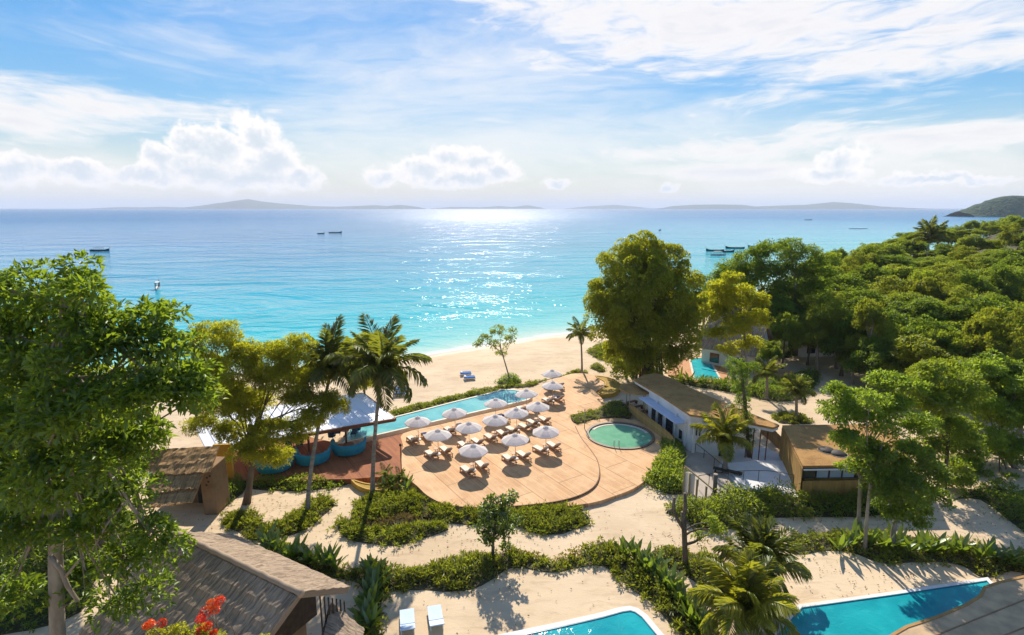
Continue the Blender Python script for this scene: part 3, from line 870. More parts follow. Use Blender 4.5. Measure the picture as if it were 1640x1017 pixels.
# lap pool: coping frame + water below its lip
lap_px = [(540, 712), (612, 695.2), (700, 674.5), (780, 656), (846, 640.5), (853, 636), (848, 630), (836, 625.5), (820, 623.5), (802, 624), (788, 628), (730, 642), (660, 660), (560, 685)]
lap = ccw([tuple(at(x, y, DZ)[:2]) for x, y in lap_px])
def inset(poly, dd):
    n = len(poly); out = []
    for i in range(n):
        p0, p1, p2 = Vector(poly[i - 1]), Vector(poly[i]), Vector(poly[(i + 1) % n])
        e1 = (p1 - p0).normalized(); e2 = (p2 - p1).normalized()
        n1 = Vector((-e1.y, e1.x)); n2 = Vector((-e2.y, e2.x)); b = (n1 + n2).normalized()
        out.append(tuple(p1 + b * dd / max(0.4, b.dot(n1))))
    return out
def pool(label, poly, z, mat_w, mat_c, rim=0.3, name='swimming_pool', lip=0.06, deep=None):
    t = thing(name, label, 'swimming pool', (sum(p[0] for p in poly) / len(poly), sum(p[1] for p in poly) / len(poly), 0))
    o = t.location; loc = [(p[0] - o.x, p[1] - o.y) for p in poly]
    inn = inset(loc, rim)
    MB().prism(loc, -0.4, z, [inn[::-1]]).build('coping', mat_c, t)
    MB().prism(inset(loc, rim * 0.97), -0.3, z - lip).build('water', mat_w, t)
    MB().prism(inset(loc, rim), -0.28, z - 0.012, [inset(loc, rim + 0.05)[::-1]]).build('waterline_tiles', M_tile, t)
    return t, inn
M_tile = plain('waterline_tile', (0.02, 0.20, 0.28), (0.03, 0.28, 0.34), 6, 0.3, world=True)
lp, _ = pool('long turquoise lap pool between the orange terrace and the beach', lap, DZ + 0.02, M_lap, M_coping, 0.28)
# pool ladder rails and underwater steps at the far end
M_steel = plain('steel', (0.5, 0.5, 0.5), None, 3, 0.35)
for i, (x, y) in enumerate(((812, 640), (826, 637))):
    p = at(x, y, DZ); t = thing('pool_ladder', 'steel pool ladder at the far end of the lap pool, %s' % ('nearer the parasols', 'nearer the corner')[i], 'ladder', p, DANG)
    for dx in (-0.25, 0.25): MB().tube([(dx, -0.5, 0), (dx, -0.4, 0.75), (dx, 0.2, 0.75), (dx, 0.35, -0.1)], 0.03, 6).build('rail', M_steel, t)
# round pool
t = thing('round_pool', 'round green pool with dark rim on the outer terrace', 'swimming pool', (ringc.x, ringc.y, DZ - 0.16))
M_rim = plain('dark_pool_rim', (0.13, 0.085, 0.055), (0.20, 0.14, 0.09), 2, 0.6)
MB().lathe([(3.74, -0.3), (3.74, 0.10), (3.42, 0.10), (3.42, -0.3)], (0, 0, 0), 64).build('rim', M_rim, t)
MB().lathe([(0.0, -0.05), (3.43, -0.05)], (0, 0, 0), 64).build('water', M_green_w, t)
MB().lathe([(3.42, -0.04), (3.42, -0.02), (3.05, -0.02), (3.05, -0.04)], (0, 0, 0), 40, 0.2, 2.6).build('step', M_coping, t)
for dx in (-0.25, 0.25):
    hr = MB().tube([(dx - 1.0, -3.6, 0.0), (dx - 1.0, -3.5, 0.85), (dx - 1.0, -3.1, 0.85), (dx - 1.0, -2.9, 0.0)], 0.025, 6)
    hr.build('handrail', M_steel, t)

# ochre crescent planters
M_ochre = plain('ochre_paint', (0.55, 0.33, 0.05), (0.45, 0.26, 0.04), 1.5, 0.8, world=True)
M_ochre_top = plain('ochre_gravel', (0.42, 0.27, 0.05), (0.30, 0.19, 0.04), 1.4, 0.95, 0.5, 14, 0.03, world=True)
def crescent(label, outer_px, inner_px, z0, z1):
    t = thing('curved_planter', label, 'planter', (0, 0, 0))
    po = [at(x, y, z1) for x, y in outer_px]; pi = [at(x, y, z1) for x, y in inner_px]
    poly = smooth_loop(po, 5, False) + smooth_loop(pi, 5, False)[::-1]
    poly = ccw([tuple(p) for p in poly]); c = poly[0]; t.location = (c[0], c[1], 0)
    poly = [(p[0] - c[0], p[1] - c[1]) for p in poly]; inn = inset(poly, 0.14)
    MB().prism(poly, z0, z1, [inn[::-1]]).build('kerb', M_ochre, t)
    MB().prism(inset(poly, 0.13), z0, z1 - 0.07).build('gravel_fill', M_ochre_top, t)
    return t
crescent('ochre crescent planter at the far seaward end of the terrace', [(953, 601), (974, 604), (991, 612), (994, 620), (983, 629), (962, 632)], [(955, 604), (967, 610), (969, 617), (963, 624), (957, 629)], -0.2, 0.62)
crescent('ochre crescent planter below the front edge of the red deck', [(562, 768), (572, 777), (592, 784), (618, 783), (638, 774), (648, 765)], [(568, 768), (585, 773), (605, 775), (625, 772), (640, 766)], -0.2, 0.5)
# ------------------------------------------------------------------ parasols and sun loungers on the terrace
def canvas_fn(T):
    c = T.mix(T.sstep(T.noise(opos(T), 2.5, 3), 0.3, 0.7), (0.80, 0.78, 0.76), (0.74, 0.71, 0.69))
    p = T.n('ShaderNodeBsdfDiffuse'); T.link(c, p.inputs[0])
    tr = T.n('ShaderNodeBsdfTranslucent'); tr.inputs[0].default_value = (0.75, 0.68, 0.62, 1)
    m = T.n('ShaderNodeMixShader'); m.inputs[0].default_value = 0.3
    T.link(p.outputs[0], m.inputs[1]); T.link(tr.outputs[0], m.inputs[2]); return m.outputs[0]
M_canvas = material('white_canvas', canvas_fn)
M_pole = plain('pale_pole', (0.45, 0.36, 0.25), None, 2, 0.6)
M_teak = plain('teak', (0.50, 0.33, 0.20), (0.42, 0.26, 0.15), 3, 0.7)
M_cream = plain('cream_cushion', (0.80, 0.72, 0.60), (0.74, 0.65, 0.53), 2, 0.9)
M_navy = plain('navy_towel', (0.045, 0.06, 0.14), None, 3, 0.95)
M_towel = plain('white_towel', (0.78, 0.78, 0.80), None, 3, 0.95)
M_blue = plain('blue_cushion', (0.03, 0.14, 0.42), (0.04, 0.18, 0.48), 3, 0.9)
def make_parasol():
    t = thing('parasol', 'p', 'parasol')
    MB().lathe([(0.0, 0.0), (0.32, 0.0), (0.30, 0.07), (0.05, 0.10), (0.0, 0.10)], n=14).build('base', M_white, t)
    MB().tube([(0, 0, 0.08), (0, 0, 2.62)], 0.028, 7).build('pole', M_pole, t)
    Rr, n = 1.42, 8
    vs, fs = [(0, 0, 2.58)], []
    rings = ((0.35, 2.50), (0.75, 2.36), (1.1, 2.20), (Rr, 2.02), (Rr + 0.01, 1.93))
    for r_, z in rings:
        for k in range(n * 2):
            a = k * math.pi / n; q = 1.0 if k % 2 == 0 else 0.945
            vs.append((r_ * q * math.cos(a), r_ * q * math.sin(a), z + (0 if k % 2 == 0 else -0.015)))
    m = n * 2
    fs = [(0, 1 + k, 1 + (k + 1) % m) for k in range(m)]
    for i in range(len(rings) - 1):
        fs += [(1 + i * m + k, 1 + (i + 1) * m + k, 1 + (i + 1) * m + (k + 1) % m, 1 + i * m + (k + 1) % m) for k in range(m)]
    MB().add(vs, fs).build('canopy', M_canvas, t)
    MB().lathe([(0.02, 2.72), (0.20, 2.64), (0.30, 2.575)], n=8).build('vent_cap', M_canvas, t)
    for k in range(n):
        a = k * 2 * math.pi / n
        MB().tube([(0, 0, 2.1), (0.75 * math.cos(a), 0.75 * math.sin(a), 2.33)], 0.012, 4).build('rib', M_pole, t)
    return t
def make_lounger():
    """foot end at +y, head at -y"""
    t = thing('sun_lounger', 'l', 'sun lounger')
    f = MB()
    f.box((-0.33, 0, 0.27), (0.06, 2.0, 0.08)).box((0.33, 0, 0.27), (0.06, 2.0, 0.08)).box((0, 0.97, 0.27), (0.6, 0.06, 0.08)).box((0, -0.97, 0.27), (0.6, 0.06, 0.08)).box((0, 0.2, 0.29), (0.62, 1.5, 0.03))
    f.build('frame', M_teak, t)
    for sx in (-0.32, 0.32):
        for sy in (-0.85, 0.88): MB().box((sx, sy, 0.125), (0.07, 0.07, 0.25)).build('leg', M_teak, t)
    MB().box((0, 0.36, 0.36), (0.62, 1.26, 0.11)).build('seat_cushion', M_cream, t, 0.02)
    MB().box((0, -0.58, 0.60), (0.62, 0.80, 0.10), tilt=R(-42)).build('back_cushion', M_cream, t, 0.02)
    MB().box((0, -0.635, 0.53), (0.64, 0.82, 0.035), tilt=R(-42)).build('backrest', M_teak, t)
    MB().box((0, -0.80, 0.84), (0.5, 0.22, 0.10), tilt=R(-42)).build('headrest', M_cream, t, 0.02)
    return t
def make_table():
    t = thing('side_table', 's', 'side table')
    MB().lathe([(0.0, 0.46), (0.27, 0.46), (0.27, 0.50), (0.0, 0.50)], n=16).build('table_top', M_teak, t)
    for k in range(3):
        a = k * 2.09; MB().tube([(0.2 * math.cos(a), 0.2 * math.sin(a), 0.0), (0.13 * math.cos(a), 0.13 * math.sin(a), 0.46)], 0.02, 5).build('leg', M_teak, t)
    return t
# (px, py) of each canopy, what tells it apart
ROWS = [
    ('poolside row', [((669, 672), 'nearest the red deck'), ((729, 658), 'second from the red deck'), ((794, 643), 'third from the red deck'), ((844, 628), 'at the lap pool steps')]),
    ('middle row', [((701, 693), 'nearest the red deck'), ((751, 681), 'second from the red deck'), ((792, 669), 'centre of its row'), ((828, 658), 'fourth from the red deck'), ((861, 648), 'farthest from the red deck')]),
    ('front row', [((757, 717), 'nearest the terrace front edge'), ((826, 700), 'in the middle of its row'), ((875, 687), 'closest to the round green pool')]),
    ('seaward pair', [((882, 595), 'farthest out'), ((885, 615), 'the inland one')])]
FACE = DANG
u_ax = Vector((math.cos(DANG), math.sin(DANG), 0)); w_ax = Vector((-math.sin(DANG), math.cos(DANG), 0))
P0 = L0 = S0 = None
k_ = 0
for row, items in ROWS:
    for (px, py), where in items:
        b = at(px, py, DZ + 2.3); b.z = DZ
        if px == 882: b = b + Vector((0.2, -0.3, 0))
        lab = 'white parasol in the %s, %s' % (row, where)
        tl = (rnd.uniform(-.05, .05), rnd.uniform(-.05, .05))
        if P0 is None:
            P0 = make_parasol(); P0.location = b; P0.rotation_euler.z = 0.2; P0['label'] = lab; P0['group'] = 'white parasols on the pool terrace'
        else:
            o = dup(P0, b, rnd.uniform(0, 0.7), lab)
            for c_ in o.children:
                if not c_.name.startswith('base'): c_.rotation_euler = (tl[0], tl[1], 0)
        jit = lambda s: rnd.uniform(-s, s)
        c = b - w_ax * 0.25 + u_ax * jit(0.1)
        for side, nm in ((-1, 'left side'), (1, 'right side')):
            loc = c + u_ax * side * 0.82 + w_ax * jit(0.12); rz = FACE + jit(0.10)
            ll = 'cushioned lounger, %s, parasol in %s %s' % (nm, row, where)
            if L0 is None:
                L0 = make_lounger(); L0.location = loc; L0.rotation_euler.z = rz; L0['label'] = ll; L0['group'] = 'cushioned loungers under the white parasols'; lg = L0
            else: lg = dup(L0, loc, rz, ll)
            if row in ('poolside row', 'seaward pair') and (k_ % 5 != 4):
                # rolled towels left on the cushions
                tw = MB().tube([(-0.24, 0, 0), (0.24, 0, 0)], 0.10, 8).build('rolled_towel', M_navy if k_ % 2 else M_towel)
                tw.location = loc + Vector((0, 0, 0.52)) - w_ax * 0.08; tw.rotation_euler.z = rz
                tag(tw, '%s rolled towel, %s lounger, %s, %s' % ('navy' if k_ % 2 else 'white', nm, row, where), 'towel', 'rolled towels on the loungers')
                if side == 1:
                    tw = MB().box((0, 0, 0), (0.6, 0.5, 0.03)).build('folded_towel', M_navy)
                    tw.location = loc + Vector((0, 0, 0.43)) + w_ax * 0.62; tw.rotation_euler.z = rz
                    tag(tw, 'navy folded towel on lounger foot, %s, %s' % (row, where), 'towel', 'folded towels on the loungers')
            k_ += 1
        sl = 'round teak table between loungers in %s, %s' % (row, where)
        loc = c - w_ax * 0.15 + u_ax * 0.02 + w_ax * 0.75
        if S0 is None:
            S0 = make_table(); S0.location = loc; S0['label'] = sl; S0['group'] = 'side tables between the loungers'
        else: dup(S0, loc, 0, sl)

# white-blue slab loungers on the private sand terrace in front
M_pale_blue = plain('pale_blue_mesh', (0.55, 0.66, 0.80), (0.48, 0.60, 0.75), 2, 0.7)
def slab_lounger(label, pa, pb, pc):
    a, b, c = (at(x, y, 0.3) for x, y in (pa, pb, pc))   # far corners and one near corner
    u = (b - a); ln = (c - a); wd = u.length; l_ = 2.1; dirn = ln.normalized(); ang = math.atan2(dirn.y, dirn.x) + math.pi / 2
    t = thing('pool_lounger', label, 'sun lounger', ((a + b) / 2 + dirn * l_ / 2).xy.to_3d(), ang)
    t.location.z = 0.0
    MB().box((0, 0.42, 0.30), (wd, l_ * 0.6, 0.07)).build('bed', M_pale_blue, t, 0.01)
    MB().box((0, -0.62, 0.44), (wd, l_ * 0.42, 0.06), tilt=R(-22)).build('backrest', M_pale_blue, t, 0.01)
    for sx in (-1, 1):
        for sy in (-0.7, 0.85): MB().box((sx * wd * 0.42, sy, 0.14), (0.05, 0.05, 0.28)).build('leg', M_white, t)
slab_lounger('pale blue lounger on sand by the thatched hut, farther from the kidney pool', (640, 977), (663, 975), (641, 1017))
slab_lounger('pale blue lounger on sand, next to the rim of the curved pool', (684, 970), (706, 970), (690, 1017))

# beach beds: low blue mats with small square shades
def beach_set(px, py, label, rz):
    p = at(px, py, -0.5); z = gz(p.x, p.y)
    t = thing('beach_daybed', label, 'daybed', (p.x, p.y, z), rz, 'blue and white daybeds on the beach')
    MB().box((0, 0, 0.3), (1.7, 1.0, 0.16)).build('frame', M_white, t, 0.01)
    MB().box((0, 0, 0.44), (1.6, 0.9, 0.12)).build('mattress', M_blue, t, 0.02)
    for sx in (-0.75, 0.75):
        for sy in (-0.4, 0.4): MB().box((sx, sy, 0.11), (0.07, 0.07, 0.22)).build('leg', M_white, t)
    MB().box((-0.65, 0, 0.56), (0.3, 0.8, 0.14)).build('cushion', M_towel, t, 0.03)
beach_set(746, 606, 'blue daybed alone on the sand, seaward of its white mate', 0.2)
beach_set(752, 613, 'white-edged blue daybed just inland of the other one on the beach', 0.25)
beach_set(642, 632, 'blue daybed on the sand behind the tall palm, near the pavilion', 0.1)
beach_set(640, 640, 'blue daybed closest to the pavilion roof corner, on the beach', 0.15)
# ------------------------------------------------------------------ open-sided pavilion on the red deck
def metal_roof_fn(T):
    p = opos(T)
    c = T.mix(T.sstep(T.noise(p, 0.5, 4, 0.6), 0.35, 0.65), (0.80, 0.81, 0.84), (0.72, 0.74, 0.78))
    return principled(T, c, 0.42, T.noise(p, 6, 3), 0.1, 0.01, 0.5)
M_metal_roof = material('white_metal_roof', metal_roof_fn)
M_brown = plain('dark_red_timber', (0.20, 0.075, 0.035), (0.14, 0.05, 0.025), 2, 0.6)
M_dark = plain('dark_interior', (0.03, 0.026, 0.022), (0.05, 0.04, 0.03), 2, 0.7)
M_teal_seat = plain('teal_upholstery', (0.03, 0.28, 0.36), (0.02, 0.22, 0.30), 2, 0.8)
M_teal_in = plain('pale_blue_upholstery', (0.16, 0.36, 0.42), (0.12, 0.30, 0.36), 2, 0.85)
M_glass = material('dark_window_glass', lambda T: principled(T, (0.02, 0.035, 0.045), 0.08, None, spec=0.8))
pav = thing('beach_pavilion', 'long open pavilion with white sheet metal roof on the red deck', 'pavilion', (-20, 54, DZ))
PO = Vector((-20, 54, DZ))
zf, zb = 3.3, 3.9
fr = [at(631, 670, zf), at(330, 721, zf)]; bk = [at(580, 630, zb), at(372, 651, zb)]
fr[1] = fr[0] + (fr[1] - fr[0]); W_ = (bk[0] - fr[0])
fl = fr[0]; dirf = (fr[1] - fl); Lf = dirf.length; dirf.normalize()
bl = bk[0]; dirb = (bk[1] - bl); 
def rp(s, t, dz=0.0):  # s along (0 right..1 left), t front..back
    a = fl.lerp(fr[1], s); b = bl.lerp(bl + dirf * Lf, s)
    return a.lerp(b, t) + Vector((0, 0, dz)) - PO
N_SH = 17
for i in range(N_SH):   # standing-seam sheets
    s0, s1 = i / N_SH, (i + 1) / N_SH
    mb = MB().hexa([rp(s0, 0, 0), rp(s0, 1, 0), rp(s1, 1, 0), rp(s1, 0, 0)], [rp(s0, 0, .05), rp(s0, 1, .05), rp(s1 - 0.002, 1, .05), rp(s1 - 0.002, 0, .05)])
    mb.hexa([rp(s0, 0, .051), rp(s0, 1, .051), rp(s0 + .004, 1, .051), rp(s0 + .004, 0, .051)], [rp(s0, 0, .11), rp(s0, 1, .11), rp(s0 + .004, 1, .11), rp(s0 + .004, 0, .11)])
    mb.build('roof_panel', M_metal_roof, pav)
def beam(mb, a, b, w, h):
    d_ = (b - a); n_ = Vector((-d_.y, d_.x, 0)).normalized() * w / 2; u = Vector((0, 0, h))
    return mb.hexa([a - n_, b - n_, b + n_, a + n_], [a - n_ + u, b - n_ + u, b + n_ + u, a + n_ + u])
beam(MB(), rp(-0.004, -0.012, -0.30), rp(1, -0.012, -0.30), 0.14, 0.33).build('front_fascia', M_brown, pav)
beam(MB(), rp(0, 1.012, -0.30), rp(1, 1.012, -0.30), 0.14, 0.33).build('rear_fascia', M_brown, pav)
beam(MB(), rp(-0.01, 0.0, -0.30), rp(-0.01, 1, -0.30), 0.14, 0.33).build('gable_fascia', M_brown, pav)
for i in range(8):
    s = 0.05 + i * 0.115
    beam(MB(), rp(s, 0.01, -0.24), rp(s, 0.99, -0.24), 0.09, 0.22).build('rafter', M_brown, pav)
for s in (0.10, 0.27, 0.48, 0.69, 0.9):
    for t_ in (0.10, 0.90):
        p = rp(s, t_, -0.25)
        MB().box((p.x, p.y, p.z / 2), (0.17, 0.17, p.z)).build('post', M_brown, pav)
# round booths
def booth(px, py, label, face, seed):
    p = at(px, py, DZ)
    t = thing('round_booth', label, 'booth', p, face, 'round teal booths under the pavilion')
    a0, a1 = R(-200), R(20)
    MB().lathe([(1.60, 0.14), (1.74, 0.6), (1.78, 1.2), (1.62, 1.23), (1.54, 0.6), (1.54, 0.14)], n=26, a0=a0, a1=a1, smooth=True).build('outer_back', M_teal_seat, t)
    MB().lathe([(1.53, 1.12), (1.42, 0.50), (0.85, 0.46), (0.85, 0.12)], n=26, a0=a0, a1=a1, smooth=True).build('seat', M_teal_in, t)
    for k in range(7):
        a = a0 + (a1 - a0) * (k + 0.5) / 7; MB().box((1.5 * math.cos(a), 1.5 * math.sin(a), 0.06), (0.08, 0.08, 0.12), a).build('foot', M_brown, t)
    for k in range(5):
        a = a0 + (a1 - a0) * (k + 0.5) / 5
        q = MB().box((0, 0, 0), (0.14, 0.42, 0.36)).build('cushion', M_towel if k % 2 else M_teal_in, t, 0.04)
        q.location = (1.22 * math.cos(a), 1.22 * math.sin(a), 0.68); q.rotation_euler = (0, R(-14), a)
    tb = thing('round_table', 'round timber table inside %s' % label, 'table', p, face, 'tables inside the teal booths')
    MB().lathe([(0, 0.70), (0.55, 0.70), (0.55, 0.74), (0, 0.74)], n=22).build('table_top', M_brown, tb)
    MB().lathe([(0.28, 0), (0.28, 0.03), (0.05, 0.06), (0.05, 0.70)], n=12).build('pedestal', M_brown, tb)
booth(559, 722, 'teal half-round booth nearest the pool end of the red deck', 0.15, 1)
booth(501, 737, 'teal half-round booth in the middle, behind the thin palm trunk', 0.15, 2)
booth(441, 749, 'teal half-round booth under the yellow-green tree', 0.2, 3)
def armchair(px, py, label, rz):
    t = thing('armchair', label, 'armchair', at(px, py, DZ), rz, 'dark blue armchairs at the back of the pavilion')
    m = M_navy_seat
    MB().box((0, 0, 0.36), (0.62, 0.6, 0.16)).build('seat', m, t, 0.03)
    MB().lathe([(0.40, 0.3), (0.44, 0.95), (0.37, 0.95), (0.34, 0.3)], n=14, a0=R(-15), a1=R(195), smooth=True).build('backrest', m, t)
    for sx in (-0.25, 0.25):
        for sy in (-0.22, 0.25): MB().tube([(sx, sy, 0), (sx * .9, sy * .9, 0.3)], 0.025, 5).build('leg', M_brown, t)
M_navy_seat = plain('navy_upholstery', (0.02, 0.07, 0.14), (0.03, 0.10, 0.18), 2, 0.85)
for i, (x, y, w, rz) in enumerate(((532, 703, 'left of the table behind the nearest booth', 1.4), (541, 697, 'behind the nearest booth, facing the sea', 0.2), (566, 698, 'right of the table behind the nearest booth', -1.3), (572, 692, 'by the rear post at the pool end', -0.6),
                                   (480, 716, 'behind the middle booth', 0.6), (462, 722, 'behind the gap between the middle and tree-side booths', -0.8))):
    armchair(x, y, 'dark blue tub armchair ' + w, rz)
for x, y, w in ((553, 699, 'behind the booth nearest the pool'), (471, 718, 'behind the middle booth')):
    t = thing('cafe_table', 'small round table with the dark armchairs %s' % w, 'table', at(x, y, DZ))
    MB().lathe([(0, 0.70), (0.42, 0.70), (0.42, 0.74), (0, 0.74)], n=18).build('table_top', M_brown, t)
    MB().lathe([(0.25, 0), (0.25, 0.03), (0.04, 0.06), (0.04, 0.70)], n=10).build('pedestal', M_brown, t)
# slim lamp post at the joint of the two decks
t = thing('lamp_post', 'thin dark lamp post where red deck meets orange terrace', 'lamp post', at(643, 757, DZ))
MB().tube([(0, 0, 0), (0, 0, 2.7)], 0.05, 7).build('post', M_brown, t)
MB().lathe([(0.0, 2.95), (0.1, 2.9), (0.12, 2.7), (0.0, 2.7)], n=8).build('lantern', M_dark, t)
for x, y, w in ((936, 688, 'beside the round pool ramp'), (1093, 700, 'at the top of the concrete ramp')):
    t = thing('garden_pole', 'slim timber pole %s' % w, 'pole', at(x, y, 0.2))
    MB().tube([(0, 0, 0), (0, 0, 2.3)], 0.045, 6).build('shaft', M_pole, t)
    MB().lathe([(0.0, 2.45), (0.07, 2.4), (0.07, 2.3), (0, 2.3)], n=8).build('cap', M_brown, t)

# ------------------------------------------------------------------ thatch
def thatch_fn(c1, c2, c3):
    def fn(T):
        p = opos(T); x, y, z = T.xyz(p)
        uv = T.n('ShaderNodeUVMap').outputs[0]
        q = T.v('MULTIPLY', uv, (1, 1, 1))
        s = T.noise(T.v('MULTIPLY', q, (3.2, 0.30, 1)), 2.0, 8, 0.75, 0.1)
        b = T.noise(q, 0.45, 5, 0.6, 0.3)
        fine = T.noise(T.v('MULTIPLY', q, (9.0, 0.7, 1)), 2.0, 5, 0.75)
        c = T.mix(T.sstep(b, 0.35, 0.65), c1, c2)
        c = T.mix(T.m('MULTIPLY', T.sstep(s, 0.44, 0.60), 0.85), c, c3)
        c = T.mix(T.m('MULTIPLY', T.sstep(fine, 0.5, 0.68), 0.4), c, tuple(min(1, v * 1.7) for v in c1))
        return principled(T, c, 0.95, T.m('ADD', T.m('MULTIPLY', s, 0.5), fine), 0.9, 0.05, 0.2)
    return fn
M_thatch = material('weathered_thatch', thatch_fn((0.40, 0.305, 0.215), (0.31, 0.235, 0.165), (0.14, 0.10, 0.07)))
M_thatch_b = material('brown_thatch', thatch_fn((0.52, 0.34, 0.18), (0.42, 0.26, 0.13), (0.22, 0.13, 0.06)))
def thatch_slope(name, e0, e1, r0, r1, mat, parent, origin, thick=0.28, nu=44, nv=9, shag=0.07, seed=1, courses=5):
    """slope from eave e0-e1 up to ridge r0-r1: shaggy overlapping courses as one closed skin"""
    g = random.Random(seed); O = Vector(origin)
    e0, e1, r0, r1 = (Vector(q) - O for q in (e0, e1, r0, r1))
    nrm = (e1 - e0).cross(r0 - e0).normalized()
    if nrm.z < 0: nrm = -nrm
    Lu, Lv = (e1 - e0).length, (r0 - e0).length
    nv = courses * 3
    vs, fs, uvs = [], [], []
    for j in range(nv + 1):
        v = j / nv; lift = (1 - (j % 3) / 3) * 0.07 if j < nv else 0
        for i in range(nu + 1):
            u = i / nu; p = e0.lerp(e1, u).lerp(r0.lerp(r1, u), v)
            p = p + nrm * (thick + lift + g.uniform(-1, 1) * shag * 0.35)
            if j == 0: p = p + (e0 - r0).normalized() * g.uniform(0, shag * 2)
            vs.append(p); uvs.append((u * Lu, v * Lv))
    m = nu + 1
    for j in range(nv):
        for i in range(nu): fs.append((j * m + i, j * m + i + 1, (j + 1) * m + i + 1, (j + 1) * m + i))
    b = len(vs)
    for i in range(nu + 1):
        u = i / nu; vs.append(e0.lerp(e1, u) + (e0 - r0).normalized() * g.uniform(-0.05, shag)); uvs.append((u * Lu, -0.3))
    for i in range(nu + 1): u = i / nu; vs.append(r0.lerp(r1, u)); uvs.append((u * Lu, Lv))
    for i in range(nu): fs.append((b + i, b + i + 1, i + 1, i)); fs.append((b + i + 1, b + i, b + m + i, b + m + i + 1))
    # side edges
    for side in (0, nu):
        for j in range(nv):
            a, c_ = j * m + side, (j + 1) * m + side
            q0, q1 = b + side, b + m + side
            k0 = len(vs); v0, v1 = j / nv, (j + 1) / nv
            vs.append(Vector(vs[q0]).lerp(Vector(vs[q1]), v0)); vs.append(Vector(vs[q0]).lerp(Vector(vs[q1]), v1)); uvs += [(-0.3, v0 * Lv), (-0.3, v1 * Lv)]
            fs.append((k0, a, c_, k0 + 1) if side else (k0, k0 + 1, c_, a))
    me = bpy.data.meshes.new(name); me.from_pydata(vs, [], fs)
    ul = me.uv_layers.new(name='UVMap')
    for lp_ in me.loops: ul.data[lp_.index].uv = uvs[lp_.vertex_index]
    me.materials.append(mat); me.update()
    return link(bpy.data.objects.new(name, me), parent)

# foreground thatched hut
ra, rb = at(282, 860, 7.0), at(482, 958, 7.0)
dr_ = (rb - ra).normalized(); nrm_ = Vector((-dr_.y, dr_.x, 0)).normalized()
eb = at(556, 950, 4.3); ea = eb - dr_ * (rb - ra).length * 1.02
hut = thing('thatched_hut', 'large weathered grey thatched hut with steep gable roof at the front', 'hut', (ra.x, ra.y - 2, 0))
HO = hut.location.copy()
off = (eb - rb); lat = off.dot(nrm_)
fb = rb + dr_ * off.dot(dr_) - nrm_ * lat * 1.25; fb.z = 3.1; fa = fb - dr_ * (rb - ra).length * 1.05
ex = dr_ * 0.02
thatch_slope('roof_slope', ea - ex, eb, ra - ex, rb, M_thatch, hut, HO, seed=2)
thatch_slope('roof_slope', fa - ex, fb, ra - ex, rb, M_thatch, hut, HO, seed=3, nu=70, courses=8)
capb = MB(); n_ = 26
capb.tube([(ra - ex).lerp(rb + dr_ * 0.1, i / n_) - HO + Vector((0, 0, 0.27 + 0.025 * math.sin(i * 2.1))) for i in range(n_ + 1)], [0.17 + 0.02 * math.sin(i * 3.7) for i in range(n_ + 1)], 7)
capb.build('ridge_cap', M_thatch, hut)
M_gable = plain('gable_shade_slats', (0.07, 0.048, 0.03), (0.045, 0.03, 0.02), 3, 0.85, 0.4, 16)  # near-black stands for the shade inside the gable; the slats share it
GB = 2.4
tri_b = [eb.lerp(rb, 0.06) - dr_ * GB, fb.lerp(rb, 0.06) - dr_ * GB, rb - dr_ * GB - Vector((0, 0, 0.1))]
N_B = 16
for i in range(N_B):  # dark vertical boards, added to imitate the shade in the open gable
    s0, s1 = i / N_B, (i + 1) / N_B - 0.0005
    a, b = tri_b[0].lerp(tri_b[1], s0), tri_b[0].lerp(tri_b[1], s1)
    def roofz(q):
        tt = (q - tri_b[0]).dot((tri_b[1] - tri_b[0]).normalized()) / (tri_b[1] - tri_b[0]).length
        ap = (tri_b[2] - tri_b[0]).dot((tri_b[1] - tri_b[0]).normalized()) / (tri_b[1] - tri_b[0]).length
        return (tri_b[0].z + (tri_b[2].z - tri_b[0].z) * tt / ap) if tt < ap else (tri_b[2].z + (tri_b[1].z - tri_b[2].z) * (tt - ap) / (1 - ap))
    th_ = dr_ * (0.05 + 0.012 * (i % 2))
    A, B = Vector((a.x, a.y, 2.2)) - HO, Vector((b.x, b.y, 2.2)) - HO
    At, Bt = Vector((a.x, a.y, roofz(a))) - HO, Vector((b.x, b.y, roofz(b))) - HO
    MB().hexa([A, B, B + th_, A + th_], [At, Bt, Bt + th_, At + th_]).build('plank', M_gable, hut)
# bamboo slats below the seaward eave corner
for i in range(7):
    q = eb - nrm_ * (0.25 + i * 0.26) - HO; q.z = 0
    q2 = q + Vector((0, 0, 4.0 + 0.62 * i * 0.26 * 1.4)); q0 = q + Vector((0, 0, 2.6))
    MB().box(((q0.x + q2.x) / 2, (q0.y + q2.y) / 2, (q0.z + q2.z) / 2), (0.08, 0.08, q2.z - q0.z), 0.3).build('slat', M_gable, hut)
# lower porch roof below the gable
pr0 = at(526, 972, 3.7); pr1 = at(500, 1075, 3.7); pe0 = at(574, 1012, 2.5); pe1 = at(580, 1110, 2.5)
thatch_slope('porch_roof', pe0, pe1, pr0, pr1, M_thatch, hut, HO, seed=5, nu=40, courses=4)
wl = MB()
c0, c1_, c2_, c3_ = ((ea + nrm_ * -0.7), (eb + nrm_ * -0.7 - dr_ * 2.7), (fb + nrm_ * 0.7 - dr_ * 2.7), (fa + nrm_ * 0.7))
M_mud = plain('mud_wall', (0.30, 0.19, 0.10), (0.22, 0.135, 0.07), 1.0, 0.9, 0.4, 10)
MB().prism(ccw([((q - HO).x, (q - HO).y) for q in (c0, c1_, c2_, c3_)]), 0, 2.9).build('wall', M_mud, hut)

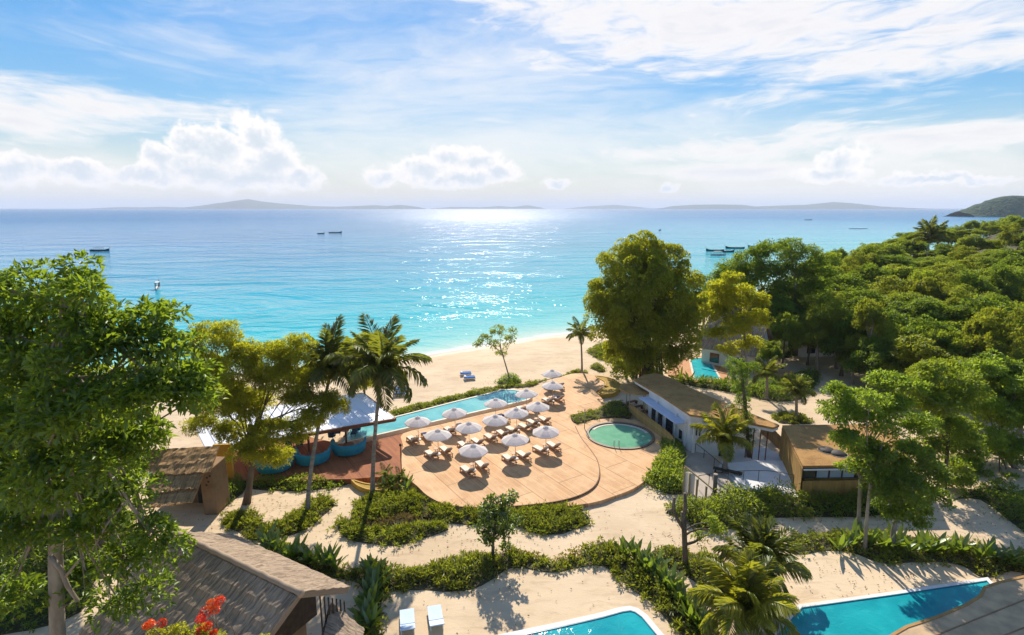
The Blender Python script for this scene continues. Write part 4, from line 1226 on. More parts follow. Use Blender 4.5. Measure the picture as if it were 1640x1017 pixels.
# tiered thatched entrance with ochre wall, left of the yellow-green tree
g1 = thing('tiered_thatch_gatehouse', 'brown gatehouse with three tiers of shaggy thatch beside the ochre wall', 'gatehouse', at(318, 826, 0))
GO = g1.location.copy()
def tier(zt, zb_, pxs, ov, seed, x0=262, x1=None):
    a = at(pxs[0], pxs[1], zt); b = at(pxs[2], pxs[3], zt)
    dn = Vector((0.12, -1, 0)).normalized() * ov
    thatch_slope('thatch_tier', Vector((a.x, a.y, zb_)) + dn, Vector((b.x, b.y, zb_)) + dn, a, b, M_thatch_b, g1, GO, 0.16, 26, seed=seed, courses=3, shag=0.12)
tier(5.2, 4.0, (240, 722, 352, 716), 2.2, 11)
tier(4.0, 3.2, (244, 760, 330, 752), 1.6, 12)
tier(3.0, 2.5, (244, 792, 318, 783), 1.2, 13)
wallp = [at(262, 832, 0), at(347, 826, 0), at(352, 790, 0), at(262, 790, 0)]
pc = [(q - GO) for q in wallp]
MB().box((pc[1].x - 0.55, pc[1].y + 1.2, 2.1), (1.1, 2.2, 4.2)).build('clay_pier', M_mud, g1, 0.08)
MB().box((pc[1].x - 3.3, pc[1].y + 2.2, 1.35), (4.4, 0.3, 2.7)).build('wall', M_mud, g1)
MB().box((pc[1].x - 2.1, pc[1].y + 2.02, 1.0), (0.95, 0.08, 2.0)).build('door', M_dark, g1)
for k, (dx, dz) in enumerate(((-0.5, 3.35), (-0.25, 3.5), (-0.42, 3.0), (-0.6, 2.7))):
    MB().lathe([(0, 0.03), (0.07, 0.02), (0.09, 0)], n=10).build('wall_ornament', M_dark, g1)
    o = [c for c in g1.children if c.name.startswith('wall_ornament')][-1]
    o.location = (pc[1].x + dx, pc[1].y + 0.09, dz); o.rotation_euler = (R(90), 0, 0)
ow = thing('ochre_wall', 'tall plain ochre wall slab behind the gatehouse, with small emblem', 'wall', at(363, 780, 0))
MB().box((0, 0, 2.1), (1.5, 0.35, 4.2), 0.1).build('slab', M_ochre, ow, 0.03)
em = MB().lathe([(0.20, 0), (0.20, 0.03), (0.13, 0.03), (0.13, 0)], n=20).build('emblem', M_brown, ow); em.location = (0, -0.2, 2.3); em.rotation_euler = (R(90), 0, 0.1)
MB().box((0, -0.19, 2.28), (0.30, 0.03, 0.06), 0.1).build('emblem_bar', M_brown, ow)

# ------------------------------------------------------------------ white service building with sloping brown roof
wb = thing('white_pool_house', 'long low white pool house with brown thatch-like flat roof', 'building', (20, 58, 0))
WO = Vector((20, 58, 0))
def chip_fn(c1, c2, c3):
    def fn(T):
        p = opos(T)
        s = T.noise(T.v('MULTIPLY', p, (1, 1, 1)), 1.1, 6, 0.7, 0.2); f = T.noise(p, 9, 4, 0.7); b = T.noise(p, 0.25, 3)
        c = T.mix(T.sstep(b, 0.4, 0.6), c1, c2); c = T.mix(T.m('MULTIPLY', T.sstep(s, 0.45, 0.65), 0.6), c, c3)
        c = T.mix(T.m('MULTIPLY', T.sstep(f, 0.5, 0.7), 0.35), c, tuple(min(1, v * 1.5) for v in c1))
        return principled(T, c, 0.95, T.m('ADD', f, s), 0.8, 0.05, 0.2)
    return fn
M_chip = material('brown_roof_fibre', chip_fn((0.42, 0.24, 0.085), (0.35, 0.195, 0.07), (0.22, 0.12, 0.045)))
M_bamboo = plain('bamboo_yellow', (0.46, 0.30, 0.10), (0.34, 0.21, 0.07), 2, 0.7, per_object=0.15)
RZ = 4.0
roofp = [at(x, y, RZ) for x, y in ((1016, 610), (1030, 603), (1050, 599), (1071, 606), (1120, 630), (1183, 656), (1248, 683), (1238, 687), (1198, 679), (1183, 677), (1105, 666), (1060, 636))]
roofp = [(p.x - WO.x, p.y - WO.y) for p in roofp]; roofp = ccw(roofp)
MB().prism(roofp, RZ - 0.05, RZ + 0.16).build('roof', M_chip, wb)
MB().prism(inset(roofp, 0.06), RZ - 0.34, RZ - 0.052).build('white_fascia', M_white, wb)
lg_, rt_ = at(1024, 650, 0), at(1089, 710, 0)
A0 = at(1020, 615, RZ) + Vector((0.5, -0.3, 0)); A1 = at(1105, 667, RZ) + Vector((0.2, 0.35, 0)); A2 = at(1188, 678, RZ) + Vector((-0.2, 0.5, 0)); A3 = at(1075, 610, RZ) + Vector((-0.3, -0.8, 0)); A4 = at(1180, 658, RZ) + Vector((-0.5, -0.4, 0))
foot = ccw([(q.x - WO.x, q.y - WO.y) for q in (A0 + Vector((0.6, -1.4, 0)), A1, A2, A4, A3)])
MB().prism(foot, -0.2, RZ - 0.36).build('wall', M_white, wb)
# front face details along A0'->A1
f0 = A0 + Vector((0.6, -1.4, 0)); f1 = A1; fd = (f1 - f0).normalized(); fn_ = Vector((fd.y, -fd.x, 0)); fl_ = (f1 - f0).length
if fn_.x > 0: fn_ = -fn_
fang = math.atan2(fd.y, fd.x)
def on_front(s, z, w, h, d_, name, mat, out=0.0, origin=None, parent=None):
    p = f0 + fd * s + fn_ * (out) - WO
    return MB().box((p.x, p.y, z), (w, d_, h), fang).build(name, mat, parent or wb)
doors = ((1.6, 1.3, 1.2, 2.3), (3.0, 1.3, 1.0, 2.2), (5.0, 1.3, 1.5, 2.5), (7.3, 1.25, 0.6, 1.0), (9.0, 1.3, 1.0, 2.4), (10.6, 1.3, 1.4, 2.5), (12.2, 1.3, 0.6, 2.0))
for s, z, w, h in doors:
    if s > fl_ - 0.6: continue
    fr_ = on_front(s, z, w + 0.2, h + 0.2, 0.08, 'window_frame', M_white, 0.05)
    pn = on_front(s, z, w, h, 0.05, 'pane', M_glass, 0.085); pn.parent = fr_
for s in (2.3, 6.3, 8.2, 9.8):
    on_front(s, 1.8, 0.16, 3.0, 0.25, 'pilaster', M_white, 0.12)
M_awn = plain('grey_blue_awning', (0.50, 0.56, 0.66), (0.44, 0.50, 0.60), 1, 0.8)
on_front(fl_ / 2 - 0.3, 2.95, fl_ - 0.5, 0.08, 1.3, 'awning', M_awn, 0.68)
# right end wall openings
e0_, e1_ = A1, A2; ed = (e1_ - e0_).normalized(); en = Vector((ed.y, -ed.x, 0)); eang = math.atan2(ed.y, ed.x)
for s, z, w, h in ((-0.02, 2.3, 0.0, 0),):
    pass
for k in range(3):
    p = e0_ + ed * (0.35 + k * 0.32) + en * 0.04 - WO; MB().box((p.x, p.y, 2.4), (0.16, 0.06, 1.0), eang).build('slot_window', M_glass, wb)
p = e0_ + ed * 3.6 + en * 0.05 - WO; MB().box((p.x, p.y, 1.1), (1.3, 0.08, 2.1), eang).build('door', M_glass, wb)
p = e0_ + ed * 3.6 + en * 0.5 - WO; MB().box((p.x, p.y, 2.35), (2.0, 1.0, 0.1), eang).build('door_canopy', M_brown, wb)
for k in range(4):   # timber posts holding the long overhang at the right end
    p = at(1203 + k * 11, 679 + k * 1.6, RZ) - WO; MB().box((p.x, p.y + 0.7, 1.8), (0.08, 0.08, 3.5)).build('post', M_brown, wb)
# round brown bar roof at the seaward corner
rr_c = at(1018, 622, 3.2)
t = thing('round_canopy', 'round brown canopy disc at the seaward end of the white pool house', 'canopy', (rr_c.x, rr_c.y, 0))
MB().lathe([(0.0, 3.3), (1.9, 3.2), (1.95, 3.02), (0, 3.02)], n=30).build('roof_disc', M_chip, t)
for a in (0.5, 2.2, 4.0, 5.5): MB().tube([(1.4 * math.cos(a), 1.4 * math.sin(a), 0), (1.4 * math.cos(a), 1.4 * math.sin(a), 3.02)], 0.06, 6).build('post', M_pole, t)
for k in range(3):
    q = at(1012 + k * 9, 648 + k * 8, 0.0)
    t = thing('bar_counter', 'low dark timber bench %s between bamboo fence and pool house' % ('nearest the beach', 'in the middle of three', 'nearest the ramp')[k], 'bench', q, 0.5, 'dark benches by the pool house')
    MB().box((0, 0, 0.42), (1.6, 0.5, 0.08)).build('seat', M_brown, t)
    for sx in (-0.7, 0.7): MB().box((sx, 0, 0.19), (0.08, 0.42, 0.38)).build('leg', M_brown, t)

# bamboo palisade along the terrace garden
def palisade(label, path_px, z, h, spacing, mat, name='bamboo_fence', r_=0.05, rails=True, maxn=300, group=None, zt=None):
    w = [at(x, y, z) for x, y in path_px]
    t = thing(name, label, 'fence', w[0], 0, group); O = w[0].copy()
    pts = smooth_loop([(p.x, p.y) for p in w], 6, False)
    acc, out = 0, [pts[0]]
    for i in range(1, len(pts)):
        a, b = pts[i - 1], pts[i]; L = (b - a).length; s = spacing - acc
        while s < L: out.append(a.lerp(b, s / L)); s += spacing
        acc = (acc + L) % spacing
    g = random.Random(len(label)); me = None
    for p in out[:maxn]:
        if me is None:
            ob = MB().box((0, 0, h / 2), (spacing * 0.9, 0.05, h)).build('slat', mat, t); me = ob.data
        else: ob = link(bpy.data.objects.new('slat', me), t)
        i = out.index(p); q = out[min(i + 1, len(out) - 1)] - out[max(i - 1, 0)]
        ob.location = Vector((p.x, p.y, z)) - O; ob.rotation_euler = (0, 0, math.atan2(q.y, q.x)); ob.scale = (1, 1, g.uniform(0.97, 1.03))
    if rails:
        for zz in (0.25, 0.8):
            MB().tube([Vector((p.x, p.y, z + h * zz)) - O for p in pts], 0.03, 5).build('rail', mat, t)
    return t
palisade('curved bamboo fence between the round pool garden and the pool house', [(1008, 662), (1022, 672), (1048, 692), (1068, 708), (1080, 722)], 0.3, 1.25, 0.13, M_bamboo)
palisade('yellow timber fence from pool house corner to the boxy building', [(1219, 694), (1236, 708), (1256, 728)], 0, 1.5, 0.16, plain('fence_brown', (0.34, 0.19, 0.07), (0.26, 0.14, 0.05), 2, 0.8, per_object=0.2))
# concrete court and ramp
M_conc = plain('pale_concrete', (0.62, 0.60, 0.58), (0.50, 0.49, 0.48), 0.5, 0.8, 0.2, 10, world=True)
M_conc_w = plain('warm_concrete', (0.44, 0.38, 0.32), (0.36, 0.31, 0.26), 0.5, 0.85, 0.2, 10, world=True)
slab('service_court', pix([(1160, 722), (1225, 716), (1256, 732), (1272, 772), (1280, 796), (1230, 796), (1180, 790), (1172, 768), (1150, 752)], 0.06, 0), -0.2, 0.10, M_conc)
slab('ramp_path', pix([(1088, 704), (1112, 706), (1165, 752), (1182, 782), (1178, 806), (1120, 806), (1100, 790), (1096, 750)], 0.06, 0), -0.2, 0.08, M_conc_w)
def railing(label, path_px, z, h, npost, mat=M_dark, name='railing'):
    w = [at(x, y, z) for x, y in path_px]; O = w[0]
    t = thing(name, label, 'railing', O)
    pts = [Vector((p.x, p.y, z)) - O for p in smooth_loop([(p.x, p.y) for p in w], 5, False)]
    MB().tube([p + Vector((0, 0, h)) for p in pts], 0.03, 5).build('handrail', mat, t)
    for i in range(npost):
        p = pts[round(i * (len(pts) - 1) / (npost - 1))]; MB().tube([p, p + Vector((0, 0, h))], 0.03, 5).build('baluster', mat, t)
railing('thin dark curved railing around the pale concrete court', [(1118, 779), (1150, 774), (1190, 771), (1230, 771), (1270, 778)], 0.3, 1.05, 7)
railing('thin dark handrail down the inner side of the ramp', [(1092, 708), (1120, 728), (1156, 758)], 0.1, 0.9, 6)
tp = plain('pale_fence_timber', (0.50, 0.38, 0.19), (0.42, 0.31, 0.15), 2, 0.75, per_object=0.1)
gate = thing('timber_ramp_screen', 'pale timber post-and-rail screen on the outer side of the ramp', 'fence', at(1094, 792, 0))
GO2 = gate.location.copy()
pp_ = [at(x, y, 0) - GO2 for x, y in ((1094, 792), (1103, 794), (1115, 797), (1130, 800), (1142, 800))]
for i, p in enumerate(pp_): MB().box((p.x, p.y, (2.6 - 0.45 * i) / 2), (0.14, 0.14, 2.6 - 0.45 * i)).build('post', tp, gate)
beam(MB(), pp_[0] + Vector((0, 0.1, 2.62)), pp_[4] + Vector((0, 0.1, 0.82)), 0.12, 0.12).build('sloping_rail', tp, gate)
for i in range(2): MB().box((pp_[i].x + 0.27, pp_[i].y + 0.08, 1.1), (0.42, 0.04, 2.0)).build('panel', M_white, gate)
cpl = pix([(1164, 742), (1210, 737), (1256, 738), (1266, 764), (1278, 796), (1224, 790), (1182, 772)], 0.3, 0)
slab('court_platform', cpl, -0.2, 0.3, plain('white_paving', (0.78, 0.77, 0.76), (0.66, 0.66, 0.66), 0.7, 0.8, 0.2, 8, world=True))
# planter table at the palm foot in the court
t = thing('stone_bench', 'dark low bench around the young palm in the court', 'bench', at(1165, 760, 0.1), -0.5)
MB().box((0, 0, 0.4), (2.6, 0.5, 0.1)).build('seat', M_dark, t)
for sx in (-1.1, 1.1): MB().box((sx, 0, 0.18), (0.12, 0.45, 0.35)).build('leg', M_dark, t)

# ------------------------------------------------------------------ boxy ochre building
bb = thing('ochre_box_building', 'flat-roofed ochre timber building with a window band beside the court', 'building', (30, 48, 0))
BO = Vector((30, 48, 0))
BZ = 3.4
q0, q1 = at(1253, 681, BZ), at(1286, 746, BZ); q2 = q1 + Vector((9.6, 0.3, 0)); q3 = q0 + Vector((11.5, 0.4, 0))
rp_ = ccw([(q.x - BO.x, q.y - BO.y) for q in (q0, q1, q2, q3)])
MB().prism(rp_, BZ - 0.22, BZ).build('roof', M_chip, bb)
wl_ = inset(rp_, 0.12)
cor = [Vector((q.x, q.y, 0)) - Vector((BO.x, BO.y, 0)) for q in (q0, q1, q2, q3)]
M_ow = plain('ochre_boards', (0.42, 0.25, 0.07), (0.35, 0.20, 0.055), 2, 0.8, 0.3, 20, stretch=(1, 1, .2), per_object=0.12)
MB().prism(inset(rp_, 0.3), -0.2, BZ - 0.23).build('wall', M_ow, bb)
d1 = (cor[1] - cor[0]); L1 = d1.length; d1.normalize(); a1_ = math.atan2(d1.y, d1.x); n1_ = Vector((d1.y, -d1.x, 0)); n1_ = n1_ if n1_.x < 0 else -n1_
nb = int(L1 / 0.3)
for i in range(nb):
    p = cor[0] + d1 * (i + 0.5) * L1 / nb + n1_ * 0.0
    MB().box((p.x, p.y, 1.58), (L1 / nb - 0.02, 0.06, 3.16), a1_).build('plank', M_ow, bb)
d2 = (cor[2] - cor[1]); L2 = d2.length; d2.normalize(); a2_ = math.atan2(d2.y, d2.x)
nb = int(L2 / 0.28)
for i in range(nb):
    p = cor[1] + d2 * (i + 0.5) * L2 / nb + Vector((0, -0.25, 0)); MB().box((p.x, p.y, 1.05), (L2 / nb - 0.02, 0.06, 2.1 + 0.03 * (i % 2)), a2_).build('plank', M_ow, bb)
M_blueglass = material('bluish_window', lambda T: principled(T, (0.25, 0.36, 0.46), 0.15, None, spec=0.6))
for i in range(5):
    p = cor[1] + d2 * (0.7 + i * 1.15) + Vector((0, -0.03, 0))
    f_ = MB().box((p.x, p.y + 0.2, 2.62), (1.1, 0.06, 0.95), a2_).build('window_frame', M_dark, bb)
    MB().box((p.x, p.y + 0.155, 2.62), (0.98, 0.03, 0.80), a2_).build('pane', M_blueglass if i in (1, 2, 3) else M_glass, f_)
MB().box((cor[1].x + L2 / 2, cor[1].y - 0.05, BZ - 0.28), (L2, 0.12, 0.1), a2_).build('white_eave_strip', M_white, bb)
for x, y, w in ((1325, 722, 'nearer the front'), (1342, 727, 'farther to the tree side')):
    p = at(x, y, BZ); t = thing('roof_vent', 'low dark lens-shaped vent on the ochre flat roof, %s' % w, 'vent', p, 0.2)
    MB().lathe([(0.0, 0.28), (0.5, 0.22), (0.75, 0.05), (0.75, 0.0)], n=16, smooth=True).build('hood', M_dark, t); MB().lathe([(0.76, 0.0), (0.8, 0.0), (0.8, 0.05), (0.76, 0.05)], n=16).build('flashing', M_conc_w, t)

# ------------------------------------------------------------------ brown terrace roof in the lower right corner
tr_ = thing('brown_terrace_roof', 'weathered brown flat roof with ochre edge beside the right pool', 'roof', (30, 27, 0))
TO = Vector((30, 27, 0)); TZ = 2.2
cr_px = [(1400, 1030), (1450, 1001), (1500, 985), (1545, 966), (1568, 952), (1575, 938), (1600, 930), (1660, 916), (1760, 900), (1760, 1100), (1400, 1100)]
cr = ccw([(at(x, y, TZ).x - TO.x, at(x, y, TZ).y - TO.y) for x, y in cr_px])
M_tboards = plain('weathered_roof_sheet', (0.56, 0.39, 0.22), (0.38, 0.27, 0.16), 0.9, 0.9, 0.5, 7, 0.03)
MB().prism(cr, TZ - 0.35, TZ - 0.02, [inset(cr, 0.16)[::-1]]).build('edge_trim', M_ochre_trim if 'M_ochre_trim' in globals() else plain('ochre_trim', (0.42, 0.23, 0.07), (0.34, 0.18, 0.06), 1, 0.8), tr_)
MB().prism(inset(cr, 0.15), TZ - 0.33, TZ - 0.06).build('roof_sheet', M_tboards, tr_)
for k in range(4):
    a = at(1440 + k * 110, 1040, TZ) - TO; b = at(1640 + k * 110, 960, TZ) - TO; a.z = b.z = TZ - 0.058
    if k < 2: beam(MB(), a, b, 0.06, 0.04).build('batten', M_mud, tr_)
MB().prism(inset(cr, 0.6), -0.3, TZ - 0.34).build('wall', M_mud, tr_)

# ------------------------------------------------------------------ private pools in front
p1 = [tuple(at(x, y, 0.12)[:2]) for x, y in ((700, 1050), (799, 1017), (885, 999), (960, 982), (993, 973), (1009, 971), (1022, 975), (1036, 985), (1063, 1017), (1100, 1060), (1100, 1110), (700, 1110))]
p1 = ccw(p1)
pool('curved white-rimmed teal pool at the front centre', p1, 0.16, M_teal_w, M_white, 0.38)
p2 = ccw([tuple(at(x, y, 0.12)[:2]) for x, y in ((1150, 1110), (1278, 969), (1430, 948), (1582, 925), (1600, 945), (1640, 1000), (1640, 1110))])
pool('large teal pool with straight white rim beside the brown flat roof', p2, 0.16, M_teal_w, M_white, 0.26)
# villa pool beyond the pool house
vd = pix([(1128, 569), (1150, 566), (1168, 604), (1158, 612), (1112, 612), (1070, 600), (1072, 578)], 0.2, 0)
slab('villa_deck', vd, -0.2, 0.22, material('villa_decking', deck_fn((0.52, 0.22, 0.08), (0.58, 0.27, 0.10), (0.60, 0.30, 0.13), 0.16, 1.1, 0.8)))
p3 = ccw([tuple(at(x, y, 0.3)[:2]) for x, y in ((1103, 573), (1136, 572), (1156, 607), (1110, 608))])
pool('small bright turquoise villa pool beyond the pool house roof', p3, 0.3, water_mat('villa_water', (0.02, 0.36, 0.42), (0.04, 0.50, 0.54), (0.12, 0.62, 0.62), 0.08), M_coping, 0.3)

# thatched villas behind the villa pool
def villa(label, c_px, Y, Wd, Dp, hw, hr_, rz, seed, wall=M_white, deck=None):
    c = up(c_px[0], c_px[1], Y); z0 = gz(c.x, Y)
    t = thing('thatched_villa', label, 'villa', (c.x, Y, z0), rz)
    MB().box((0, 0, hw / 2), (Wd, Dp, hw)).build('wall', wall, t)
    ov = 0.9; e = hw - 0.35
    for sd in (-1, 1):
        thatch_slope('roof_slope', (-Wd / 2 - ov, sd * (Dp / 2 + ov), e), (Wd / 2 + ov, sd * (Dp / 2 + ov), e), (-Wd / 2 - ov + 0.6, 0, hr_), (Wd / 2 + ov - 0.6, 0, hr_), M_thatch, t, (0, 0, 0), 0.2, 24, seed=seed + sd, courses=4)
    for sx in (-1, 1):
        MB().add([(sx * Wd / 2, -Dp / 2, hw), (sx * Wd / 2, Dp / 2, hw), (sx * Wd / 2, 0, hr_ - 0.1), (sx * (Wd / 2 - 0.1), -Dp / 2, hw), (sx * (Wd / 2 - .1), Dp / 2, hw), (sx * (Wd / 2 - .1), 0, hr_ - 0.1)], [(0, 1, 2), (3, 5, 4), (0, 3, 4, 1), (1, 4, 5, 2), (2, 5, 3, 0)]).build('gable', wall, t)
        d_ = MB().box((sx * (Wd / 2 + 0.03), 0, 1.1), (0.08, 1.4, 2.1)).build('door', M_glass, t)
    for x_ in (-Wd / 4, Wd / 4): f_ = MB().box((x_, -Dp / 2 - 0.03, 1.4), (1.5, 0.08, 1.5)).build('window_frame', M_brown, t); MB().box((x_, -Dp / 2 - 0.08, 1.4), (1.3, 0.04, 1.3)).build('pane', M_glass, f_)
    if deck: MB().box(deck[:3], deck[3:]).build('deck', M_deck, t)
    return t
villa('white villa with grey thatch behind the small villa pool', (1178, 560), 86, 8.5, 6.0, 3.2, 7.2, -0.75, 21, deck=(6.2, -1.0, 0.2, 4.2, 4.5, 0.3))
villa('villa with thatched roof farther back, half hidden behind the vine-clad tree', (1190, 520), 99, 8.5, 6.5, 3.2, 7.2, 0.35, 24)
villa('white villa glimpsed under the tall dark tree', (1296, 560), 94, 7, 6, 3.0, 6.2, 0.1, 27)
villa('villa roof peeking out of the forest at the right edge', (1662, 520), 78, 6, 5, 5.2, 8.0, 0.4, 28)

# orange flowering tree top in front of the hut is with the plants; boats
M_hull = plain('dark_hull', (0.03, 0.035, 0.06), (0.06, 0.04, 0.03), 1, 0.6)
M_hull_w = plain('white_hull', (0.70, 0.68, 0.64), None, 1, 0.6)
M_hull_t = plain('teal_hull', (0.03, 0.25, 0.32), None, 1, 0.6)
def longtail(label, px, py, L, rz, mat=None, canopy=True, group='longtail boats moored in the bay', name='longtail_boat', awn=None, people=0):
    p = at(px, py, SEA_Z)
    t = thing(name, label, 'boat', p, rz, group)
    mb = MB(); n = 12; secs = []
    for i in range(n + 1):
        s = i / n; x = (s - 0.5) * L
        w = 0.085 * L * max(0.03, math.sin(math.pi * (0.12 + 0.88 * (1 - s) ** 0.0 * (0.12 + s * 0.86)))) if False else 0.10 * L * (math.sin(math.pi * min(1, 0.15 + s * 0.84)) ** 0.6 + 0.01)
        sheer = 0.85 + 1.7 * max(0, s - 0.72) ** 1.5 * L * 0.28 + 0.5 * max(0, 0.15 - s) * 3
        secs.append([(x, -w, sheer), (x, -w * 0.7, -0.1), (x, 0, -0.3), (x, w * 0.7, -0.1), (x, w, sheer), (x, w * 0.88, sheer - 0.03), (x, 0, 0.25), (x, -w * 0.88, sheer - 0.03)])
    vs = [q for s_ in secs for q in s_]; m = 8
    fs = [(i * m + k, (i + 1) * m + k, (i + 1) * m + (k + 1) % m, i * m + (k + 1) % m) for i in range(n) for k in range(m)] + [tuple(range(m)), tuple(range(n * m, n * m + m))[::-1]]
    mb.add(vs, fs).build('hull', mat or M_hull, t)
    MB().tube([(L * 0.47, 0, 1.2), (L * 0.54, 0, 2.2), (L * 0.56, 0, 3.0)], [0.12, 0.1, 0.06], 6).build('prow', M_brown, t)
    if canopy:
        MB().box((-0.05 * L, 0, 2.35), (0.46 * L, 0.17 * L, 0.1)).build('awning', awn or M_hull, t)
        for sx in (-0.25, -0.05, 0.15):
            for sy in (-1, 1): MB().tube([(sx * L, sy * 0.075 * L, 0.4), (sx * L, sy * 0.075 * L, 2.35)], 0.07, 5).build('post', M_hull, t)
    MB().tube([(-L * 0.48, 0, 0.8), (-L * 0.55, 0, 0.9), (-L * 0.72, 0, 0.0)], 0.05, 5).build('tail_motor', M_dark, t)
    return t
longtail('dark longtail boat with a flat awning, alone on the open sea above the big tree', 160, 402, 11.5, 0.05)
longtail('white-hulled longtail seen bow-on, close to shore above the leafy trees', 253, 463, 6.5, 2.0, M_hull_w, True, awn=M_white)
longtail('larger dark boat of the close pair in mid bay, with cabin awning', 537, 373, 13.5, 0.1)
longtail('small low dark boat beside the larger one in mid bay', 514, 374.5, 7, 0.05, canopy=False)
longtail('dark longtail with high prow, nearest the banyan among the moored cluster', 1145, 402, 11, 3.1, canopy=False)
longtail('white-topped longtail in front of the moored cluster', 1150, 409, 9, 0.1, M_hull_w, True, awn=M_white)
longtail('dark longtail in the middle of the moored cluster', 1177, 398, 12, 3.0, canopy=False)
longtail('teal longtail farthest right of the moored cluster above the dark trees', 1211, 396, 11, 3.05, M_hull_t, True)
longtail('short dark longtail partly behind the trees of the moored cluster', 1167, 404, 8, 0.3, canopy=False)
longtail('dark boat far out above the right-hand forest', 1294, 352.5, 17, 0.1)
longtail('dark boat just above the top of the banyan tree', 1078, 396, 8, 0.2, canopy=False)
longtail('tiny dark boat on the shining water above the banyan', 1057, 369, 7, 1.0, canopy=False)
longtail('tiny dark boat behind the top left treetops', 6, 441, 6, 1.2, canopy=False)
def ship(label, px, py, L):
    p = at(px, py, SEA_Z); t = thing('ship', label, 'ship', p, 0.03, 'ships on the horizon')
    h = L * 0.07
    MB().hexa([(-L * .42, -L * .07, 0), (L * .42, -L * .04, 0), (L * .42, L * .04, 0), (-L * .42, L * .07, 0)], [(-L / 2, -L * .08, h), (L * .52, 0, h * 1.4), (L * .52, .1, h * 1.4), (-L / 2, L * .08, h)]).build('hull', M_hull, t)
    MB().box((-L * 0.3, 0, h * 1.9), (L * 0.16, L * 0.1, h * 1.8)).build('bridge', M_hull, t); MB().tube([(-L * .25, 0, h * 2), (-L * .25, 0, h * 4.2)], h * 0.25, 6).build('mast', M_hull, t)
ship('small grey ship on the horizon, nearer the glare', 1059, 334.6, 75)
ship('small grey ship on the horizon, right of the other', 1107, 334.6, 75)
t = thing('floating_pontoon', 'thin dark floating line on the bay above the forest palm', 'pontoon', at(1374, 366.5, SEA_Z), 0.02)
for k in range(9): MB().box((-10 + k * 2.6, 0, 0.25), (2.3, 1.6, 0.5)).build('float', M_hull, t)
# ------------------------------------------------------------------ planting beds
def cov(pts, label, z0=None, **k):
    return cover(pix(pts, z0 or 0.0, 3), label, z0=z0, **k)
cov([(354, 834), (372, 823), (395, 822), (415, 833), (430, 842), (455, 833), (482, 816), (500, 800), (515, 798), (531, 802), (533, 812), (515, 828), (492, 846), (462, 858), (430, 864), (402, 864), (384, 853), (364, 845)],
    'low green creeping cover in the S-shaped bed left of the path', h=0.34, seed=1, aspect=0.2, up_bias=1.3, leaf=0.36, per=26)
GR = dict(aspect=0.2, up_bias=1.3, leaf=0.36, per=26)
cov([(562, 822), (577, 803), (601, 792), (634, 789), (661, 787), (676, 797), (702, 808), (735, 812), (800, 814), (880, 811), (912, 812), (938, 824), (944, 838), (920, 848), (896, 856), (862, 855), (830, 844), (800, 846), (770, 842), (718, 838), (690, 836), (660, 826), (630, 828), (600, 836), (575, 836)],
    'shaggy green cover in the upper part of the bed along the terrace front', h=0.42, seed=2, **GR)
cov([(541, 842), (551, 833), (570, 838), (590, 848), (625, 846), (660, 842), (700, 840), (718, 848), (680, 862), (640, 873), (600, 872), (565, 866), (548, 856)],
    'lower tongue of shaggy green cover beside the sand path', h=0.40, seed=52, **GR)
cov([(575, 834), (600, 834), (630, 826), (660, 824), (700, 836), (700, 842), (660, 844), (625, 848), (590, 850), (572, 842)], 'dry brown strip between the two green parts of the front bed', h=0.22, seed=53, mat=ML_dry, aspect=0.2, up_bias=1.3, leaf=0.3, per=16)
cov([(560, 916), (592, 905), (620, 908), (650, 918), (690, 905), (720, 899), (760, 891), (790, 893), (824, 884), (884, 904), (924, 896), (952, 874), (982, 873), (1004, 892), (1028, 902), (1060, 930), (1090, 957), (1108, 985), (1140, 1017), (1150, 1060), (1110, 1060), (1086, 1010), (1072, 1000), (1047, 967), (1020, 950), (993, 926), (966, 907), (927, 909), (884, 917), (834, 909), (811, 913), (788, 928), (761, 942), (720, 948), (690, 946), (655, 945), (629, 947), (612, 960), (608, 1017), (606, 1060), (568, 1060), (572, 1010), (585, 965), (575, 935), (540, 926), (500, 915), (470, 905), (440, 888), (448, 874), (500, 892)],
    'long winding green hedge bed between the sand path and the private pools', h=0.50, seed=3, aspect=0.26, up_bias=1.1, leaf=0.34, per=26)
cov([(820, 886), (884, 905), (920, 897), (935, 886), (928, 882), (905, 888), (880, 896), (840, 884)], 'band of bright yellow leaves on the edge of the winding bed', h=0.75, seed=4, mat=ML_cover_y, soil=False, dens=1.8)
cov([(394, 768), (470, 766), (558, 767), (556, 776), (530, 782), (480, 786), (440, 786), (396, 782)], 'dark green shrub strip under the front edge of the red deck', h=0.55, seed=5, mat=ML_mid)
cov([(1033, 770), (1048, 752), (1060, 730), (1062, 708), (1076, 706), (1090, 722), (1094, 760), (1095, 790), (1060, 788)], 'leafy green bed between terrace curve and timber screen', h=1.1, seed=6, per=32, leaf=0.26, mat=ML_mid)
cov([(914, 668), (940, 658), (965, 654), (974, 645), (992, 643), (1006, 652), (1010, 668), (985, 668), (950, 671), (925, 678)], 'clipped green groundcover triangle above the round pool', h=0.3, seed=7, z0=0.4, leaf=0.16)
cov([(1041, 888), (1057, 878), (1082, 878), (1108, 888), (1134, 890), (1160, 900), (1180, 930), (1200, 960), (1180, 985), (1150, 975), (1128, 950), (1110, 930), (1075, 912), (1050, 900)], 'brownish green cover around the bare pruned tree', h=0.36, seed=8)
cov([(1264, 862), (1338, 855), (1400, 852), (1440, 858), (1520, 868), (1590, 880), (1640, 885), (1660, 920), (1620, 915), (1575, 926), (1540, 905), (1490, 900), (1440, 902), (1408, 901), (1360, 884), (1320, 882), (1275, 888)], 'green belt between sand path and right-hand pool terrace', h=0.40, seed=9)
